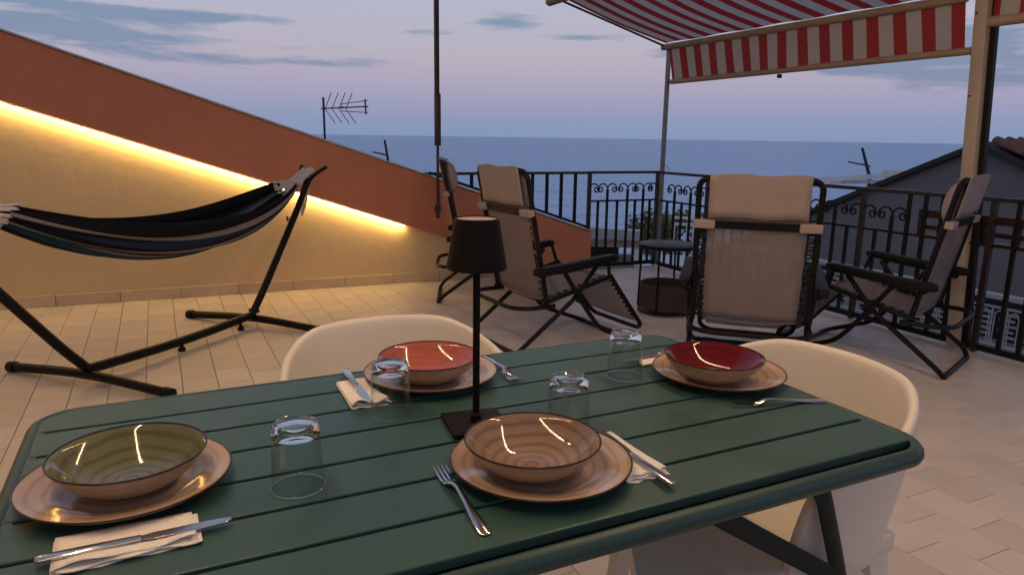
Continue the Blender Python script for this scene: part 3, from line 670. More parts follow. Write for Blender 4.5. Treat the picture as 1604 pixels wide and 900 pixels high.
def tumbler(x, y, label):
    # upside-down glass: thick base on top, open rim on the table
    e = empty('tumbler', (x, y, TZ+0.0006)); tag(e, label, 'glass', 'upturned glass tumblers on the table')
    G().lathe([(0.0340, 0.0810), (0.0344, 0.076), (0.0352, 0.060), (0.0361, 0.040), (0.0370, 0.020), (0.03775, 0.0022)], 64).build('wall', M_thin, e, smooth=60)
    G().lathe([(0.0318, 0.0795), (0.0330, 0.070), (0.0342, 0.045), (0.0358, 0.012), (0.0366, 0.0022)], 64).build('inner_wall', M_thin, e, smooth=60)
    G().lathe([(0.0001, 0.0955), (0.019, 0.0960), (0.0245, 0.0985), (0.0285, 0.0985), (0.0316, 0.0965), (0.0332, 0.0930), (0.0339, 0.0880), (0.0341, 0.0812), (0.0325, 0.0790), (0.0290, 0.0805), (0.020, 0.0835), (0.0001, 0.0845)], 64).build('base', M_glass, e, smooth=60)
    G().tube([(0.0377*math.cos(2*math.pi*k/64), 0.0377*math.sin(2*math.pi*k/64), 0.0013) for k in range(64)], 0.0011, 8, closed=True).build('rim', M_glass, e, smooth=60)
    return e
tumbler(0.150, 0.993, 'upturned clear tumbler standing between the green bowl and the fork')
tumbler(0.353, 1.208, 'upturned clear tumbler in front of the coral bowl beside the lamp')
tumbler(0.612, 1.010, 'upturned clear tumbler directly behind the brown bowl')
tumbler(0.871, 1.211, 'upturned clear tumbler left of the dark red bowl')

def fork(x, y, ang, label):
    e = empty('fork', (x, y, TZ+0.0004), ang); tag(e, label, 'fork', 'steel forks on the table')
    # local: +x from handle end to tine tips, length 0.20
    def strip(pts, th):
        V = []; n = len(pts)
        for (px, w, z) in pts: V += [(px, -w, z), (px, w, z), (px, w, z+th), (px, -w, z+th)]
        F = [(3, 2, 1, 0), tuple(4*(n-1)+k for k in range(4))]+[(4*i+k, 4*i+(k+1) % 4, 4*i+4+(k+1) % 4, 4*i+4+k) for i in range(n-1) for k in range(4)]
        return V, F
    g = G(); g.add(*strip([(0, 0.004, 0.0005), (0.004, 0.0085, 0.0004), (0.03, 0.0082, 0.0012), (0.08, 0.0045, 0.006), (0.115, 0.0034, 0.010), (0.130, 0.0048, 0.0095), (0.136, 0.0085, 0.0075), (0.145, 0.0115, 0.004), (0.155, 0.012, 0.002)], 0.0024))
    ho = g.build('handle', M_steel, e, smooth=50, bevel=(0.0006, 1))
    for k in range(4):
        yy = (-1.5+k)*0.0064; h = G(); V, F = strip([(0.153, 0.0021, 0.0022), (0.170, 0.0018, 0.0014), (0.188, 0.0015, 0.003), (0.202, 0.0008, 0.0062)], 0.0018)
        h.add([(a, b_+yy, c) for a, b_, c in V], F); h.build('tine', M_steel, ho, smooth=50)
    return e
def knife(x, y, ang, label, z=0.0004, tilt=0.0):
    e = empty('knife', (x, y, TZ+z), ang); e.rotation_euler = (0, -tilt, ang); tag(e, label, 'knife', 'steel knives on the napkins')
    def strip(pts, th):
        V = []; n = len(pts)
        for (px, a, b_, z) in pts: V += [(px, a, z), (px, b_, z), (px, b_, z+th), (px, a, z+th)]
        F = [(3, 2, 1, 0), tuple(4*(n-1)+k for k in range(4))]+[(4*i+k, 4*i+(k+1) % 4, 4*i+4+(k+1) % 4, 4*i+4+k) for i in range(n-1) for k in range(4)]
        return V, F
    G().add(*strip([(0, -0.004, 0.004, 0), (0.004, -0.0075, 0.0075, 0), (0.05, -0.007, 0.007, 0), (0.112, -0.005, 0.005, 0)], 0.0045)).build('handle', M_steel, e, smooth=40, bevel=(0.0015, 2))
    G().add(*strip([(0.112, -0.005, 0.005, 0.0012), (0.125, -0.008, 0.007, 0.0013), (0.18, -0.0095, 0.007, 0.0013), (0.205, -0.008, 0.006, 0.0013), (0.216, -0.003, 0.004, 0.0013)], 0.0014)).build('blade', M_steel, e, smooth=40, bevel=(0.0003, 1))
    return e
def napkin(corners, label, puff=0.006):
    cx = sum(p[0] for p in corners)/4; cy = sum(p[1] for p in corners)/4
    e = empty('napkin', (cx, cy, TZ)); tag(e, label, 'napkin', 'folded paper napkins on the table')
    A, B, C_, D = [Vector((p[0]-cx, p[1]-cy, 0)) for p in corners]
    rnd = random.Random(len(label))
    for lay in range(3):
        ph = rnd.uniform(0, 6); off = Vector((rnd.uniform(-.004, .004), rnd.uniform(-.005, .003), 0))
        def fn(u, v):
            p = (A*(1-u)+B*u)*(1-v)+(D*(1-u)+C_*u)*v + off
            edge = min(u, v, 1-u, 1-v)
            z = 0.0012+lay*0.0019+puff*0.35*lay*(v**3)*(0.6+0.4*math.sin(u*9+ph)) + 0.0006*math.sin(u*14+ph)*math.sin(v*9)
            p = p*(1-0.006*lay*(1 if v < .5 else 0)) + Vector((0, 0.0025*math.sin(u*16+ph)*(v > 0.8), 0)); return (p.x, p.y, z)
        G().grid(fn, 18, 12).build('fold', M_napkin, e, smooth=60, solid=0.0012)
    return e
napkin([(-0.146, 0.968), (0.011, 0.967), (0.013, 0.892), (-0.142, 0.886)], 'folded paper napkin in front of the olive green bowl', 0.010)
knife(-0.163, 0.917, 0.02, 'steel knife lying across the napkin by the olive bowl', 0.0075)
napkin([(0.598, 0.962), (0.672, 0.962), (0.668, 0.803), (0.592, 0.800)], 'folded paper napkin half under the near brown plate', 0.006)
knife(0.640, 0.756, R(88), 'steel knife on the napkin right of the brown plate', 0.0075)
fork(0.344, 0.758, R(87), 'steel fork on the bare table left of the brown plate')
napkin([(0.300, 1.408), (0.361, 1.414), (0.366, 1.252), (0.296, 1.260)], 'folded paper napkin left of the coral bowl', 0.016)
knife(0.327, 1.468, R(-90), 'steel knife on the napkin left of the coral bowl', 0.0085)
fork(0.655, 1.46, R(-95), 'steel fork right of the coral bowl')
napkin([(0.945, 1.245), (0.960, 1.285), (1.10, 1.318), (1.10, 1.262)], 'folded paper napkin poking out behind the dark red bowl plate', 0.010)
knife(1.13, 1.300, R(186), 'steel knife on the napkin behind the dark red bowl', 0.0085)
fork(1.148, 0.922, R(163), 'steel fork in front of the dark red bowl')

# table lamp
lp = empty('table_lamp', (0.474, 1.095, TZ), R(-8)); tag(lp, 'black cordless table lamp with conical shade, switched off', 'lamp')
G().box((0, 0, 0.0045), (0.105, 0.105, 0.009)).build('base', M_lamp, lp, bevel=(0.002, 2), smooth=40)
G().tube([(0, 0, 0.009), (0, 0, 0.022), (0, 0, 0.024)], [0.011, 0.0095, 0.0065], 20).tube([(0, 0, 0.02), (0, 0, 0.33)], 0.0062, 18).build('stem', M_lamp, lp)
sh = [(0.050, 0.282), (0.0515, 0.2835), (0.0375, 0.366), (0.0355, 0.3675), (0.0345, 0.3655), (0.0485, 0.284)]
so_ = G().lathe(sh+[sh[0]], 56).build('shade', M_lamp, lp, smooth=40)
G().lathe([(0.0001, 0.3655), (0.0348, 0.3655), (0.0348, 0.3600), (0.0001, 0.3600)], 48).build('top_cap', M_lamptop, so_, smooth=40)
G().tube([(0, 0, 0.31), (0, 0, 0.33), (0, 0, 0.35)], [0.024, 0.026, 0.012], 20).build('light_head', M_lamp, lp)

# ------------------------------------------------------------------ zero gravity lounge chairs (local: faces +x)
def make_lounger():
    c = empty('lounge_chair'); Y = 0.288
    TOP = (-0.368, 1.030); HIP = (-0.225, 0.315); KNEE = (0.235, 0.425); FOOT = (0.500, 0.090)
    # frames
    bt = fillet([(HIP[0], -Y, HIP[1]), (TOP[0], -Y, TOP[1]), (TOP[0]-0.012, -Y+0.04, TOP[1]+0.028), (TOP[0]-0.012, Y-0.04, TOP[1]+0.028), (TOP[0], Y, TOP[1]), (HIP[0], Y, HIP[1])], 0.06, 6)
    G().tube(bt, 0.015, 10).build('back_frame', M_black, c)
    for s in (-1, 1): G().tube([(HIP[0]-0.02, s*Y, HIP[1]-0.012), (KNEE[0]+0.01, s*Y, KNEE[1])], 0.0140, 10).build('seat_rail', M_black, c)
    lt = fillet([(KNEE[0], -Y, KNEE[1]), (FOOT[0], -Y+0.01, FOOT[1]), (FOOT[0]+0.02, -Y+0.06, FOOT[1]-0.035), (FOOT[0]+0.02, Y-0.06, FOOT[1]-0.035), (FOOT[0], Y-0.01, FOOT[1]), (KNEE[0], Y, KNEE[1])], 0.06, 6)
    G().tube(lt, 0.0140, 10).build('leg_rest_frame', M_black, c)
    # rear loop under the back
    lo = fillet([(HIP[0]+0.05, -Y-0.012, HIP[1]-0.03), (-0.36, -Y-0.012, 0.285), (-0.42, -Y+0.08, 0.28), (-0.42, Y-0.08, 0.28), (-0.36, Y+0.012, 0.285), (HIP[0]+0.05, Y+0.012, HIP[1]-0.03)], 0.07, 6)
    G().tube(lo, 0.013, 10).build('rear_loop', M_black, c)
    # slings
    HW = 0.238
    def sling(a, b, sag, n=14):
        ax, az = a; bx, bz = b; d = Vector((bx-ax, 0, bz-az)).normalized(); nr = Vector((-d.z, 0, d.x))
        def fn(u, v):
            y = (-1+2*v)*HW; p = Vector((ax+(bx-ax)*u, y, az+(bz-az)*u))
            k = sag*math.sin(math.pi*u)*0.5+sag*(1-(2*v-1)**2)*0.6
            p -= nr*k if nr.z > 0 else nr*(-k)
            e = abs(2*v-1)
            if e > 0.99: p.y += 0.002*math.sin(u*40)
            return tuple(p)
        return G().grid(fn, n, 10)
    lerp = lambda a, b, t: (a[0]+(b[0]-a[0])*t, a[1]+(b[1]-a[1])*t)
    slings = {}
    slings['back'] = sling(lerp(HIP, TOP, 0.02), lerp(HIP, TOP, 1.02), 0.012, 24).build('back_sling', M_sling, c, smooth=60, solid=0.002)
    slings['seat'] = sling(lerp(HIP, KNEE, 0.0), lerp(HIP, KNEE, 1.0), 0.035, 16).build('seat_sling', M_sling, c, smooth=60, solid=0.002)
    slings['leg'] = sling(lerp(KNEE, FOOT, 0.02), lerp(KNEE, FOOT, 0.95), 0.008, 12).build('leg_sling', M_sling, c, smooth=60, solid=0.002)
    # bungee lacing
    for nm, a, b, n in (('back_lacing', lerp(HIP, TOP, 0.03), lerp(HIP, TOP, 0.76), 13), ('seat_lacing', HIP, KNEE, 9), ('leg_lacing', lerp(KNEE, FOOT, 0.1), lerp(KNEE, FOOT, 0.9), 9)):
        for s in (-1, 1):
            g = G()
            for k in range(n):
                p = lerp(a, b, (k+0.15)/n); q = lerp(a, b, (k+0.55)/n); p2 = lerp(a, b, (k+0.95)/n)
                g.tube([(p[0], s*(HW-0.006), p[1]), (q[0], s*(Y+0.004), q[1])], 0.006, 5); g.tube([(q[0], s*(Y+0.004), q[1]), (p2[0], s*(HW-0.006), p2[1])], 0.0035, 5)
            g.build(nm, M_plastic, slings[nm.split('_')[0]])
    # head pillow in front of the top of the back, its hem folded over the frame
    dv = Vector((TOP[0]-HIP[0], 0, TOP[1]-HIP[1])).normalized(); nv = Vector((dv.z, 0, -dv.x))
    base = Vector((TOP[0], 0, TOP[1]))
    def pil(u, v):
        a = 2*math.pi*u; y = (-1+2*v); e = (1-abs(y)**6)
        q = base-dv*(0.105)+nv*0.030+dv*(0.115*math.cos(a))*(0.55+0.45*e)+nv*(0.052*math.sin(a))*e
        return (q.x, y*0.222, q.z)
    hp = G().grid(pil, 20, 16).build('head_pillow', M_pillow, c, smooth=70)
    def hem(u, v):
        a = math.pi*(u*1.0); y = (-1+2*v)*0.236
        if u < 0.5: q = base+dv*(0.052-(0.5-u)*2*0.22)+nv*(-0.024)
        else:
            q = base+dv*(0.052-0.03*(u-0.5)*2)+nv*(-0.024+(u-0.5)*2*0.062)
        return (q.x, y, q.z+0.004*math.sin(v*11))
    G().grid(hem, 12, 12).build('pillow_hem', M_pillow, hp, smooth=70, solid=0.004)
    st0 = base-dv*0.205
    G().box(tuple(st0-nv*0.026), (0.005, 0.42, 0.040), Matrix.Rotation(math.atan2(dv.x, dv.z), 3, 'Y')).build('strap', M_plastic, hp, smooth=0)
    for s in (-1, 1): G().box(tuple(st0-nv*0.018+Vector((0, s*0.252, 0))), (0.044, 0.105, 0.040), Matrix.Rotation(math.atan2(dv.x, dv.z), 3, 'Y')).build('strap_tab', M_pillow, hp, smooth=0, bevel=(0.004, 1))
    # legs: crossing side frames with floor bars
    for s in (-1, 1):
        G().tube(fillet([(0.13, s*(Y+0.014), 0.515), (-0.03, s*(Y+0.014), 0.32), (-0.385, s*(Y+0.006), 0.055), (-0.41, s*(Y-0.03), 0.014)], 0.05, 5), 0.0140, 10).build('rear_leg', M_black, c)
        G().tube(fillet([(-0.135, s*(Y+0.034), 0.495), (0.02, s*(Y+0.034), 0.27), (0.14, s*(Y+0.034), 0.115), (0.385, s*(Y+0.014), 0.022), (0.41, s*(Y-0.03), 0.014)], 0.07, 6), 0.0140, 10).build('front_leg', M_black, c)
        G().tube([(KNEE[0]-0.01, s*Y, KNEE[1]), (0.195, s*(Y+0.02), 0.545)], 0.011, 8).build('arm_strut', M_black, c)
        arm = []
        for (x, w, z0, z1) in ((-0.345, 0.018, 0.482, 0.515), (-0.31, 0.026, 0.478, 0.524), (-0.12, 0.029, 0.486, 0.538), (0.08, 0.029, 0.510, 0.558), (0.195, 0.028, 0.528, 0.568), (0.222, 0.022, 0.532, 0.564), (0.234, 0.012, 0.538, 0.556)):
            cy = s*(Y+0.052); arm += [(x, cy-w, z0), (x, cy+w, z0), (x, cy+w, z1), (x, cy-w, z1)]
        n = len(arm)//4
        F = [(3, 2, 1, 0), tuple(4*(n-1)+k for k in range(4))]+[(4*i+k, 4*i+(k+1) % 4, 4*i+4+(k+1) % 4, 4*i+4+k) for i in range(n-1) for k in range(4)]
        ao = G().add(arm, F).build('armrest', M_plastic, c, smooth=40, bevel=(0.006, 2))
        G().box((-0.015, s*(Y+0.022), 0.325), (0.055, 0.035, 0.055), Matrix.Rotation(R(40), 3, 'Y')).build('pivot_block', M_plastic, c, smooth=30, bevel=(0.006, 2))
        G().tube([(-0.28, s*(Y+0.012), 0.475), (-0.28, s*(Y+0.05), 0.475)], 0.018, 12).build('lock_knob', M_plastic, ao)
    for x in (-0.41, 0.41):
        fb = G().tube([(x, -Y+0.032, 0.0125), (x, Y-0.032, 0.0125)], 0.0140, 10).build('floor_bar', M_black, c)
        for s in (-1, 1): G().tube([(x, s*(Y-0.10), 0.0150), (x, s*(Y-0.04), 0.0150)], 0.0148, 10).build('foot_sleeve', M_plastic, fb)
    return c
LG = 'taupe zero gravity lounge chairs on the terrace'
l0 = make_lounger()
spots = [((2.17, 3.83), 4, 'taupe lounge chair seen from behind just right of the table lamp'),
         ((2.90, 2.895), 46, 'taupe lounge chair with its back squarely to the viewer behind the red bowl'),
         ((3.81, 2.735), 110, 'taupe lounge chair at the right facing left beside the railing'),
         ((2.32, 5.07), -22, 'taupe lounge chair seen edge on against the terracotta parapet behind the lamp')]
for i, ((x, y), a, lab) in enumerate(spots):
    o = l0 if i == 0 else copy_tree(l0)
    o.location = (x, y, 0); o.rotation_euler = (0, 0, R(a)); tag(o, lab, 'lounge chair', LG)

# ------------------------------------------------------------------ round side table with basket
sd_t = empty('side_table', (3.28, 4.10, 0)); tag(sd_t, 'round black metal side table with a storage basket below', 'side table')
G().lathe([(0.0001, 0.505), (0.205, 0.505), (0.212, 0.502), (0.212, 0.480), (0.206, 0.478), (0.0001, 0.490)], 56).build('tabletop', M_black, sd_t, smooth=40)
G().lathe([(0.0001, 0.03), (0.175, 0.03), (0.188, 0.04), (0.188, 0.215), (0.183, 0.220), (0.178, 0.215), (0.176, 0.045), (0.0001, 0.040)], 56).build('basket', M_basket, sd_t, smooth=40)
for k in range(4):
    a = R(35+90*k); ca, sa = math.cos(a), math.sin(a)
    G().tube(fillet([(0.195*ca, 0.195*sa, 0.485), (0.206*ca, 0.206*sa, 0.03), (0.185*ca, 0.185*sa, 0.012)], 0.02, 4), 0.008, 8).build('leg', M_black, sd_t)
G().tube([(0.192*math.cos(2*math.pi*k/40), 0.192*math.sin(2*math.pi*k/40), 0.017) for k in range(40)], 0.008, 8, closed=True).build('foot_ring', M_black, sd_t)

# ------------------------------------------------------------------ hammock and stand
HA = Vector((-0.39, 3.985, 0)); HB = Vector((0.50, 4.84, 0)); HL = (HB-HA).length; hang = math.atan2((HB-HA).y, (HB-HA).x)
st = empty('hammock_stand', HA, hang); tag(st, 'dark steel hammock stand in front of the lit cream wall', 'hammock stand')
G().tube(fillet([(0.02, 0, 0.075), (HL*0.5, 0, 0.055), (HL-0.02, 0, 0.075)], 0.3, 6), 0.026, 12).build('base_beam', M_black, st)
for k, xx in enumerate((0.0, HL)):
    fo = G().tube(fillet([(xx, -0.52, 0.026), (xx, -0.12, 0.052), (xx, 0.12, 0.052), (xx, 0.52, 0.026)], 0.12, 5), 0.024, 12).build('foot_bar', M_black, st)
    for s in (-1, 1): G().tube([(xx, s*0.50, 0.0275), (xx, s*0.545, 0.0245)], 0.029, 12).build('foot_cap', M_plastic, fo)
    sg = -1 if k == 0 else 1
    up = fillet([(xx-sg*0.03, 0, 0.06), (xx+sg*0.10, 0, 0.20), (xx+sg*0.58, 0, 0.80), (xx+sg*0.655, 0, 0.925)], 0.15, 6)
    uo = G().tube(up, 0.024, 12).build('upright', M_black, st)
    for s in (-1, 1):
        G().tube(fillet([(xx+sg*0.60, s*0.004, 0.83), (xx+sg*0.665, s*0.02, 0.935), (xx+sg*0.69, s*0.085, 0.985), (xx+sg*0.735, s*0.105, 1.01)], 0.05, 5), [0.02]*1+[0.014]*20 if False else 0.0135, 10).build('hook_arm', M_black, uo)
    G().tube([(xx+sg*0.01, -0.034, 0.10), (xx+sg*0.01, 0.034, 0.10)], 0.014, 8).build('bolt', M_black, st)
    G().tube([(xx+sg*0.46, -0.03, 0.655), (xx+sg*0.46, 0.045, 0.655)], 0.006, 6).tube([(xx+sg*0.46, 0.045, 0.64), (xx+sg*0.46, 0.045, 0.675)], 0.007, 6).build('wing_bolt', M_black, uo)
for xx in (HL*0.5, HL*0.9): G().tube([(xx, 0, 0.045), (xx, 0, 0.022), (xx, 0, 0.0205)], [0.009, 0.012, 0.020], 10).tube([(xx, 0, 0.0205), (xx, 0, 0.001)], 0.020, 10).build('levelling_foot', M_plastic, st)

M_ham = bpy.data.materials.new('hammock_stripes'); M_ham.use_nodes = True
t = M_ham.node_tree; N = t.nodes; L = t.links; b = N['Principled BSDF']; b.inputs['Roughness'].default_value = 0.9; b.inputs['Specular IOR Level'].default_value = 0.15
uv = N.new('ShaderNodeUVMap'); sp2 = N.new('ShaderNodeSeparateXYZ'); L.new(uv.outputs[0], sp2.inputs[0]); rp = N.new('ShaderNodeValToRGB'); rp.color_ramp.interpolation = 'CONSTANT'; L.new(sp2.outputs[1], rp.inputs[0])
K, NV_, WH, BL = (0.008, 0.008, 0.010, 1), (0.014, 0.030, 0.060, 1), (0.24, 0.21, 0.185, 1), (0.020, 0.055, 0.085, 1)
cols = [(0.0, K), (0.09, WH), (0.135, K), (0.16, NV_), (0.22, K), (0.255, WH), (0.285, BL), (0.33, K), (0.36, WH), (0.375, BL), (0.44, K), (0.53, NV_), (0.60, K), (0.70, WH), (0.74, BL), (0.80, K)]
e_ = rp.color_ramp.elements
while len(e_) < len(cols): e_.new(0.5)
for e, (p_, c_) in zip(e_, cols): e.position = p_; e.color = c_
L.new(rp.outputs[0], b.inputs['Base Color'])
nz = N.new('ShaderNodeTexNoise'); nz.inputs['Scale'].default_value = 300; bp = N.new('ShaderNodeBump'); bp.inputs['Strength'].default_value = 0.3; bp.inputs['Distance'].default_value = 0.004; L.new(nz.outputs[0], bp.inputs['Height']); L.new(bp.outputs[0], b.inputs['Normal'])
hm = empty('hammock', HA, hang); tag(hm, 'navy, black and white striped cloth hammock slung on the stand', 'hammock')
xl, xr = -0.335, 1.66           # cloth ends
mid = (xl+xr)/2
def ham(u, v):
    x = xl+(xr-xl)*u
    s = (x-mid)/((xr-xl)/2)
    zb = 0.565+0.275*abs(s)**2.1                                # lowest line of the sling
    w = 0.080+0.140*(1-abs(s)**2.6)                             # gathered width
    dpt = 0.085+0.115*(1-abs(s)**2.2)
    a = (-1+2*v)
    y = w*math.sin(a*math.pi/2*1.08)
    z = zb+dpt*abs(a)**2.0
    pl = 0.010*math.sin(a*19+1.3*math.sin(u*5))+0.006*math.sin(a*43+u*9)
    return (x, y*(1+0.5*pl*0), z+pl*(1-0.5*abs(a))) if True else None
G().grid(lambda u, v: (lambda p: (p[0], p[1]+0.012*math.sin(v*41+u*6), p[2]))(ham(u, v)), 60, 72, uv=True).build('cloth', M_ham, hm, smooth=80, solid=0.003)
for end, sg in ((0, -1), (1, 1)):
    g = G()
    hook = Vector(((-0.655 if sg < 0 else HL+0.66), 0, 0.965))
    for k in range(30):
        v = (k+0.5)/30; p = Vector(ham(end, v)); p.x -= sg*0.05
        m_ = (p+hook)/2+Vector((0, 0.01*math.sin(k*2.3), -0.012+0.006*math.sin(k*1.7)))
        g.tube([p, Vector(ham(end, v)), m_, hook+Vector((0, 0.10*(v-0.5), 0.022+0.012*math.sin(k)))], 0.0062, 5)
    g.build('suspension_cords', M_cord, hm)
    g = G()                                                     # braided hanging loop and loose tail
    g.tube([hook+Vector((0, 0, -0.01)), hook+Vector((sg*0.03, 0.0, 0.03)), hook+Vector((sg*0.02, 0.03, -0.08)), hook+Vector((-sg*0.02, 0.035, -0.22)), hook+Vector((-sg*0.05, 0.034, -0.30))], [0.030, 0.026, 0.024, 0.020, 0.008], 8)
    g.build('rope_tail', M_cord, hm)

# ------------------------------------------------------------------ neighbours and far things
# grey gabled house beyond the railing
gh = empty('gabled_house', (9.0, 5.42, -7)); tag(gh, 'dark grey rendered house with plain gable wall beyond the railing', 'house')
gz = lambda y: 8.20-0.435*abs(y)
G().prism([(-6.0, 0), (4.9, 0), (4.9, gz(4.9)), (0, gz(0)), (-6.0, gz(6.0))], 0.0, 7.0, axis='x').build('wall', M_greywall, gh, smooth=0)
for s, ln in ((1, 5.2), (-1, 6.3)):
    G().prism([(0, gz(0)), (s*ln, gz(ln)), (s*ln, gz(ln)+0.07), (0, gz(0)+0.07)], -0.10, 7.2, axis='x').build('roof_slab', M_darktrim, gh, smooth=0)
G().tube([(-0.07, -0.05, 8.10), (-0.07, 0.0, 7.72), (-0.07, -0.06, 6.6), (-0.07, -0.12, 3.0)], 0.018, 8).build('drain_pipe', M_white, gh)
# clay tiles on the near part of its right roof slope
rt = None
for i in range(9):
    for j in range(12):
        x = 0.10+0.235*j; d = 0.10+0.34*i; y = -d; z = gz(d)+0.075
        if rt is None:
            g = G(); nseg = 6
            V = []
            for (yy, r_, dz) in ((0.0, 0.10, 0.035), (-0.38, 0.118, 0.045)):
                for k in range(nseg+1):
                    a = math.pi*k/nseg; V.append((r_*math.cos(a), yy, r_*0.62*math.sin(a)+dz+yy*0.435))
            F = [(k, k+1, nseg+2+k, nseg+1+k) for k in range(nseg)]
            rt = G().add(V, F).build('roof_tile', M_rooftile, gh, smooth=60, loc=(x, y, z), solid=0.014)
        else: inst(rt, gh, (x, y, z))
# white balcony balustrade in front of it, with a slatted white bench behind
wb = empty('balcony', (7.2, 5.0, -7)); tag(wb, 'lower balcony with white arched metal balustrade below the grey gable', 'balcony')
G().box((0.9, -0.3, 6.16), (1.95, 6.4, 0.16)).build('slab', M_conc, wb, smooth=0)
G().box((0, -0.3, 6.805), (0.09, 6.4, 0.055)).build('handrail', M_white2, wb, smooth=0, bevel=(0.008, 1))
G().box((0, -0.3, 6.70), (0.03, 6.4, 0.018)).build('upper_rail', M_white2, wb, smooth=0)
G().box((0, -0.3, 6.33), (0.03, 6.4, 0.018)).build('lower_rail', M_white2, wb, smooth=0)
ar = None
for k in range(46):
    y = 2.75-0.136*k
    if ar is None:
        pts = [(0, -0.042, 6.335)]+[(0, -0.042*math.cos(math.pi*i/8), 6.615+0.055*math.sin(math.pi*i/8)) for i in range(9)]+[(0, 0.042, 6.335)]
        ar = G().tube(pts, 0.0065, 5).build('arch', M_white2, wb, loc=(0, y, 0))
        vb = G().box((0, 0, 6.515), (0.012, 0.012, 0.365)).build('baluster', M_white2, wb, smooth=0, loc=(0, y-0.068, 0))
    else:
        inst(ar, wb, (0, y, 0)); inst(vb, wb, (0, y-0.068, 0))
sl = None
for k in range(24):
    y0 = 2.5-0.24*k
    for j in range(5):
        if sl is None: sl = G().box((0.55, 0, 0), (0.02, 0.15, 0.028)).build('louvre', M_white2, wb, smooth=0, loc=(0, y0, 6.29+0.058*j))
        else: inst(sl, wb, (0.0, y0+0.02*(j % 2), 6.29+0.058*j))
G().box((0.62, -0.3, 6.45), (0.06, 6.0, 0.42)).build('louvre_backing', M_window, wb, smooth=0)

# white pergola roof beyond the gable
pg = empty('pergola', (15.0, 12.6, -7)); tag(pg, 'white pergola roof with slanting beams behind the grey gable', 'pergola')
for k in range(5): G().bar((0.45*k, 3.4, 6.92+0.03*k), (0.45*k+0.4, -1.6, 7.50+0.03*k), 0.14, 0.06).build('beam', M_white, pg, smooth=0)
G().box((1.0, -0.1, 7.26), (2.4, 0.08, 0.08)).build('cross_beam', M_white, pg, smooth=0)
G().box((1.2, -1.5, 7.58), (2.6, 0.08, 0.08)).build('cross_beam', M_white, pg, smooth=0)
for x, y, z in ((0.0, 3.2, 6.9), (0.3, -1.4, 7.4), (2.0, 3.2, 7.0), (2.2, -1.4, 7.5)): G().box((x, y, z/2), (0.09, 0.09, z)).build('post', M_white, pg, smooth=0)

# flat roofed annex beyond the far railing
an = empty('flat_roof_annex', (5.3, 9.6, -7)); tag(an, 'low flat roofed annex with pale fascia seen through the far railing', 'building')
ang_ = math.atan2(-0.336, 0.49)
an.rotation_euler = (0, 0, ang_)
G().box((0.0, 0.4, 3.20), (2.75, 0.8, 6.40)).build('wall', M_conc, an, smooth=0)
G().box((0.0, 0.36, 6.685), (2.9, 0.98, 0.09)).build('fascia', M_beige, an, smooth=0)
G().add([(-1.47, -0.15, 6.745), (1.47, -0.15, 6.745), (1.47, 0.8, 6.76), (-1.47, 0.8, 6.88)], [(0, 1, 2, 3)]).build('roof_sheet', M_conc, an, smooth=0, solid=0.03)
G().bar((-1.47, 0.82, 6.90), (1.47, 0.82, 6.78), 0.05, 0.04).build('roof_edge', M_white, an, smooth=0)
for k in range(4): G().box((-1.0+0.62*k, -0.01, 6.50), (0.54, 0.05, 0.26)).build('window', M_window, an, smooth=0)
G().box((1.43, -0.05, 3.35), (0.12, 0.12, 6.62)).build('corner_pillar', M_white, an, smooth=0)
ng = G().box((-1.5, 11.5, -3.65), (6.0, 5.0, 6.7)).build('neighbour_house', M_conc, smooth=0, bevel=(0.02, 1))
tag(ng, 'neighbouring flat roof hidden behind the parapet that carries the aerial', 'house')

# white balustrade terrace by the tree
bt_ = empty('white_terrace', (9.6, 11.6, -7), R(-40)); tag(bt_, 'small white terrace pergola and railing beside the tree', 'terrace')
G().box((0.6, 0.6, 2.85), (2.2, 1.4, 5.7)).build('base', M_white, bt_, smooth=0)
G().box((0.6, -0.08, 6.55), (1.6, 0.06, 0.05)).build('top_beam', M_white, bt_, smooth=0)
G().box((0.6, 0.9, 6.58), (1.6, 0.06, 0.05)).build('top_beam', M_white, bt_, smooth=0)
G().box((0.6, -0.08, 6.17), (1.6, 0.04, 0.04)).build('rail', M_white, bt_, smooth=0)
bb = None
for k in range(13):
    if bb is None: bb = G().box((0, -0.08, 6.12), (0.03, 0.03, 0.86)).build('baluster', M_white, bt_, smooth=0, loc=(-0.15+0.125*k, 0, 0))
    else: inst(bb, bt_, (-0.15+0.125*k, 0, 0))

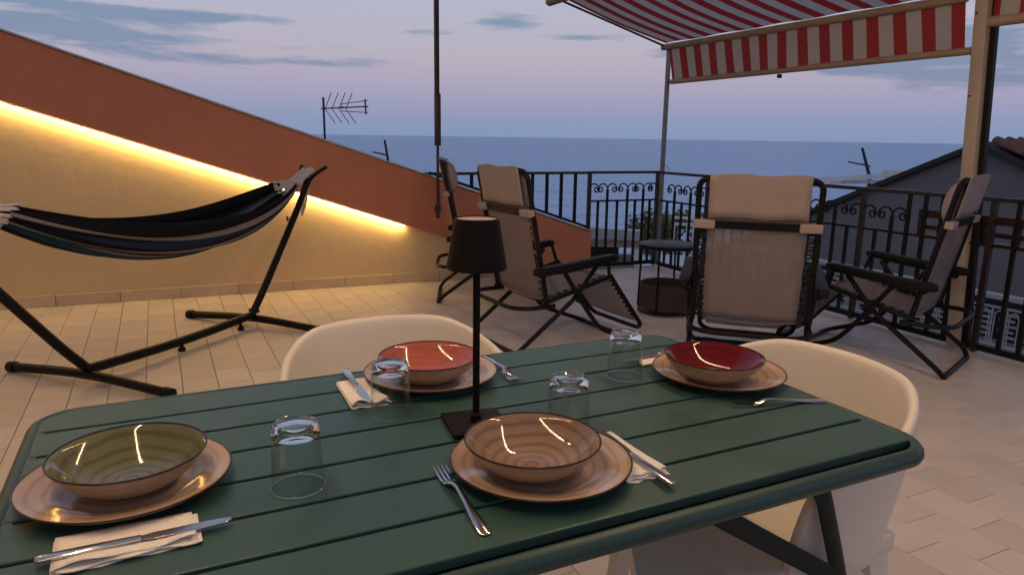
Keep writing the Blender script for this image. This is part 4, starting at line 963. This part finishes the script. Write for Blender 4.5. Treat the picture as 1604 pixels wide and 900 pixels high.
# tree
def tree(loc, rad, h, label, seed, n=5200):
    rnd = random.Random(seed); e = empty('tree', loc); tag(e, label, 'tree')
    g = G(); g.tube([(0, 0, 0), (0.05, 0.02, h*0.35), (-0.03, 0.05, h*0.62), (0.02, 0, h*0.9)], [0.16, 0.12, 0.09, 0.03], 8)
    for k in range(9):
        a = rnd.uniform(0, 6.28); z0 = h*rnd.uniform(0.5, 0.8); l = rad*rnd.uniform(0.5, 0.9)
        g.tube([(0, 0, z0), (l*0.5*math.cos(a), l*0.5*math.sin(a), z0+0.25*l), (l*math.cos(a), l*math.sin(a), z0+0.35*l)], [0.06, 0.035, 0.012], 6)
    g.build('trunk', M_bark, e)
    cl = [(Vector((rnd.gauss(0, .45)*rad, rnd.gauss(0, .45)*rad, h-0.45*rad+rnd.gauss(0, .22)*rad)), rad*rnd.uniform(.16, .36)) for _ in range(26)]
    V = []; F = []
    for _ in range(n):
        c, r_ = rnd.choice(cl); d = Vector((rnd.gauss(0, 1), rnd.gauss(0, 1), rnd.gauss(0, 0.8))).normalized()*r_*rnd.uniform(0.5, 1.05)
        p = c+d; s = rnd.uniform(0.035, 0.085); a = Vector((rnd.gauss(0, 1), rnd.gauss(0, 1), rnd.gauss(0, 1))).normalized(); b_ = a.orthogonal().normalized()
        i = len(V); V += [tuple(p-a*s), tuple(p+b_*s*0.5), tuple(p+a*s), tuple(p-b_*s*0.5)]; F.append((i, i+1, i+2, i+3))
    o = G(); o.add(V, F); o.build('crown', M_leaf, e, smooth=0, keep=True)
    return e
tree((11.2, 14.15, -7), 1.0, 6.42, 'bushy green tree by the shore seen through the railing corner', 3)

# street lamps on the seafront
def street_lamp(loc, rz, label, tilt):
    e = empty('street_lamp', loc, rz); tag(e, label, 'street lamp', 'leaning street lamps along the seafront')
    G().tube([(0, 0, 0), (0.0, 0, 6.6), (-0.03*tilt, 0, 7.1), (-tilt*0.22, 0, 8.05)], [0.09, 0.07, 0.06, 0.045], 10).build('pole', M_lampmetal, e)
    G().box((-0.33-tilt*0.12, 0, 7.52), (0.50, 0.15, 0.05), Matrix.Rotation(R(10), 3, 'Y')).build('lamp_head', M_lampmetal, e, bevel=(0.015, 2))
    G().bar((-0.03*tilt, 0, 7.42), (-0.35, 0, 7.50), 0.05, 0.05).build('arm', M_lampmetal, e)
street_lamp((8.55, 28.76, -7), R(-26), 'leaning street lamp behind the sloping terracotta parapet', 0.75)
street_lamp((22.25, 17.05, -7), R(-45), 'leaning street lamp over the sea left of the grey gable', 1.7)

# tv aerial on the neighbour's roof
ta = empty('tv_aerial', (2.245, 10.77, -0.3), R(-26.3)); tag(ta, 'television aerial rising behind the sloping parapet', 'aerial')
G().tube([(0, 0, 0), (0, 0, 2.06)], 0.016, 8).build('mast', M_lampmetal, ta)
G().tube([(-0.04, 0, 1.90), (0.64, 0, 1.94)], 0.010, 6).build('boom', M_lampmetal, ta)
for k in range(4):
    x = 0.02+0.10*k; G().tube([(x+0.10, 0, 2.13), (x, 0, 1.90), (x+0.14, 0, 1.70)], 0.006, 5).build('reflector_rod', M_lampmetal, ta)
for dz in (-1, 1): G().tube([(0.25, 0, 1.92), (0.26, 0, 1.92+0.05*dz), (0.64, 0, 1.94+0.085*dz)], 0.006, 5).build('director_boom', M_lampmetal, ta)
for k in range(6): G().tube([(0.28+0.07*k, -0.09, 1.93), (0.28+0.07*k, 0.09, 1.93)], 0.005, 5).build('director', M_lampmetal, ta)
G().tube([(0.60, 0, 2.04), (0.61, 0, 1.83)], 0.012, 6).build('end_brace', M_lampmetal, ta)
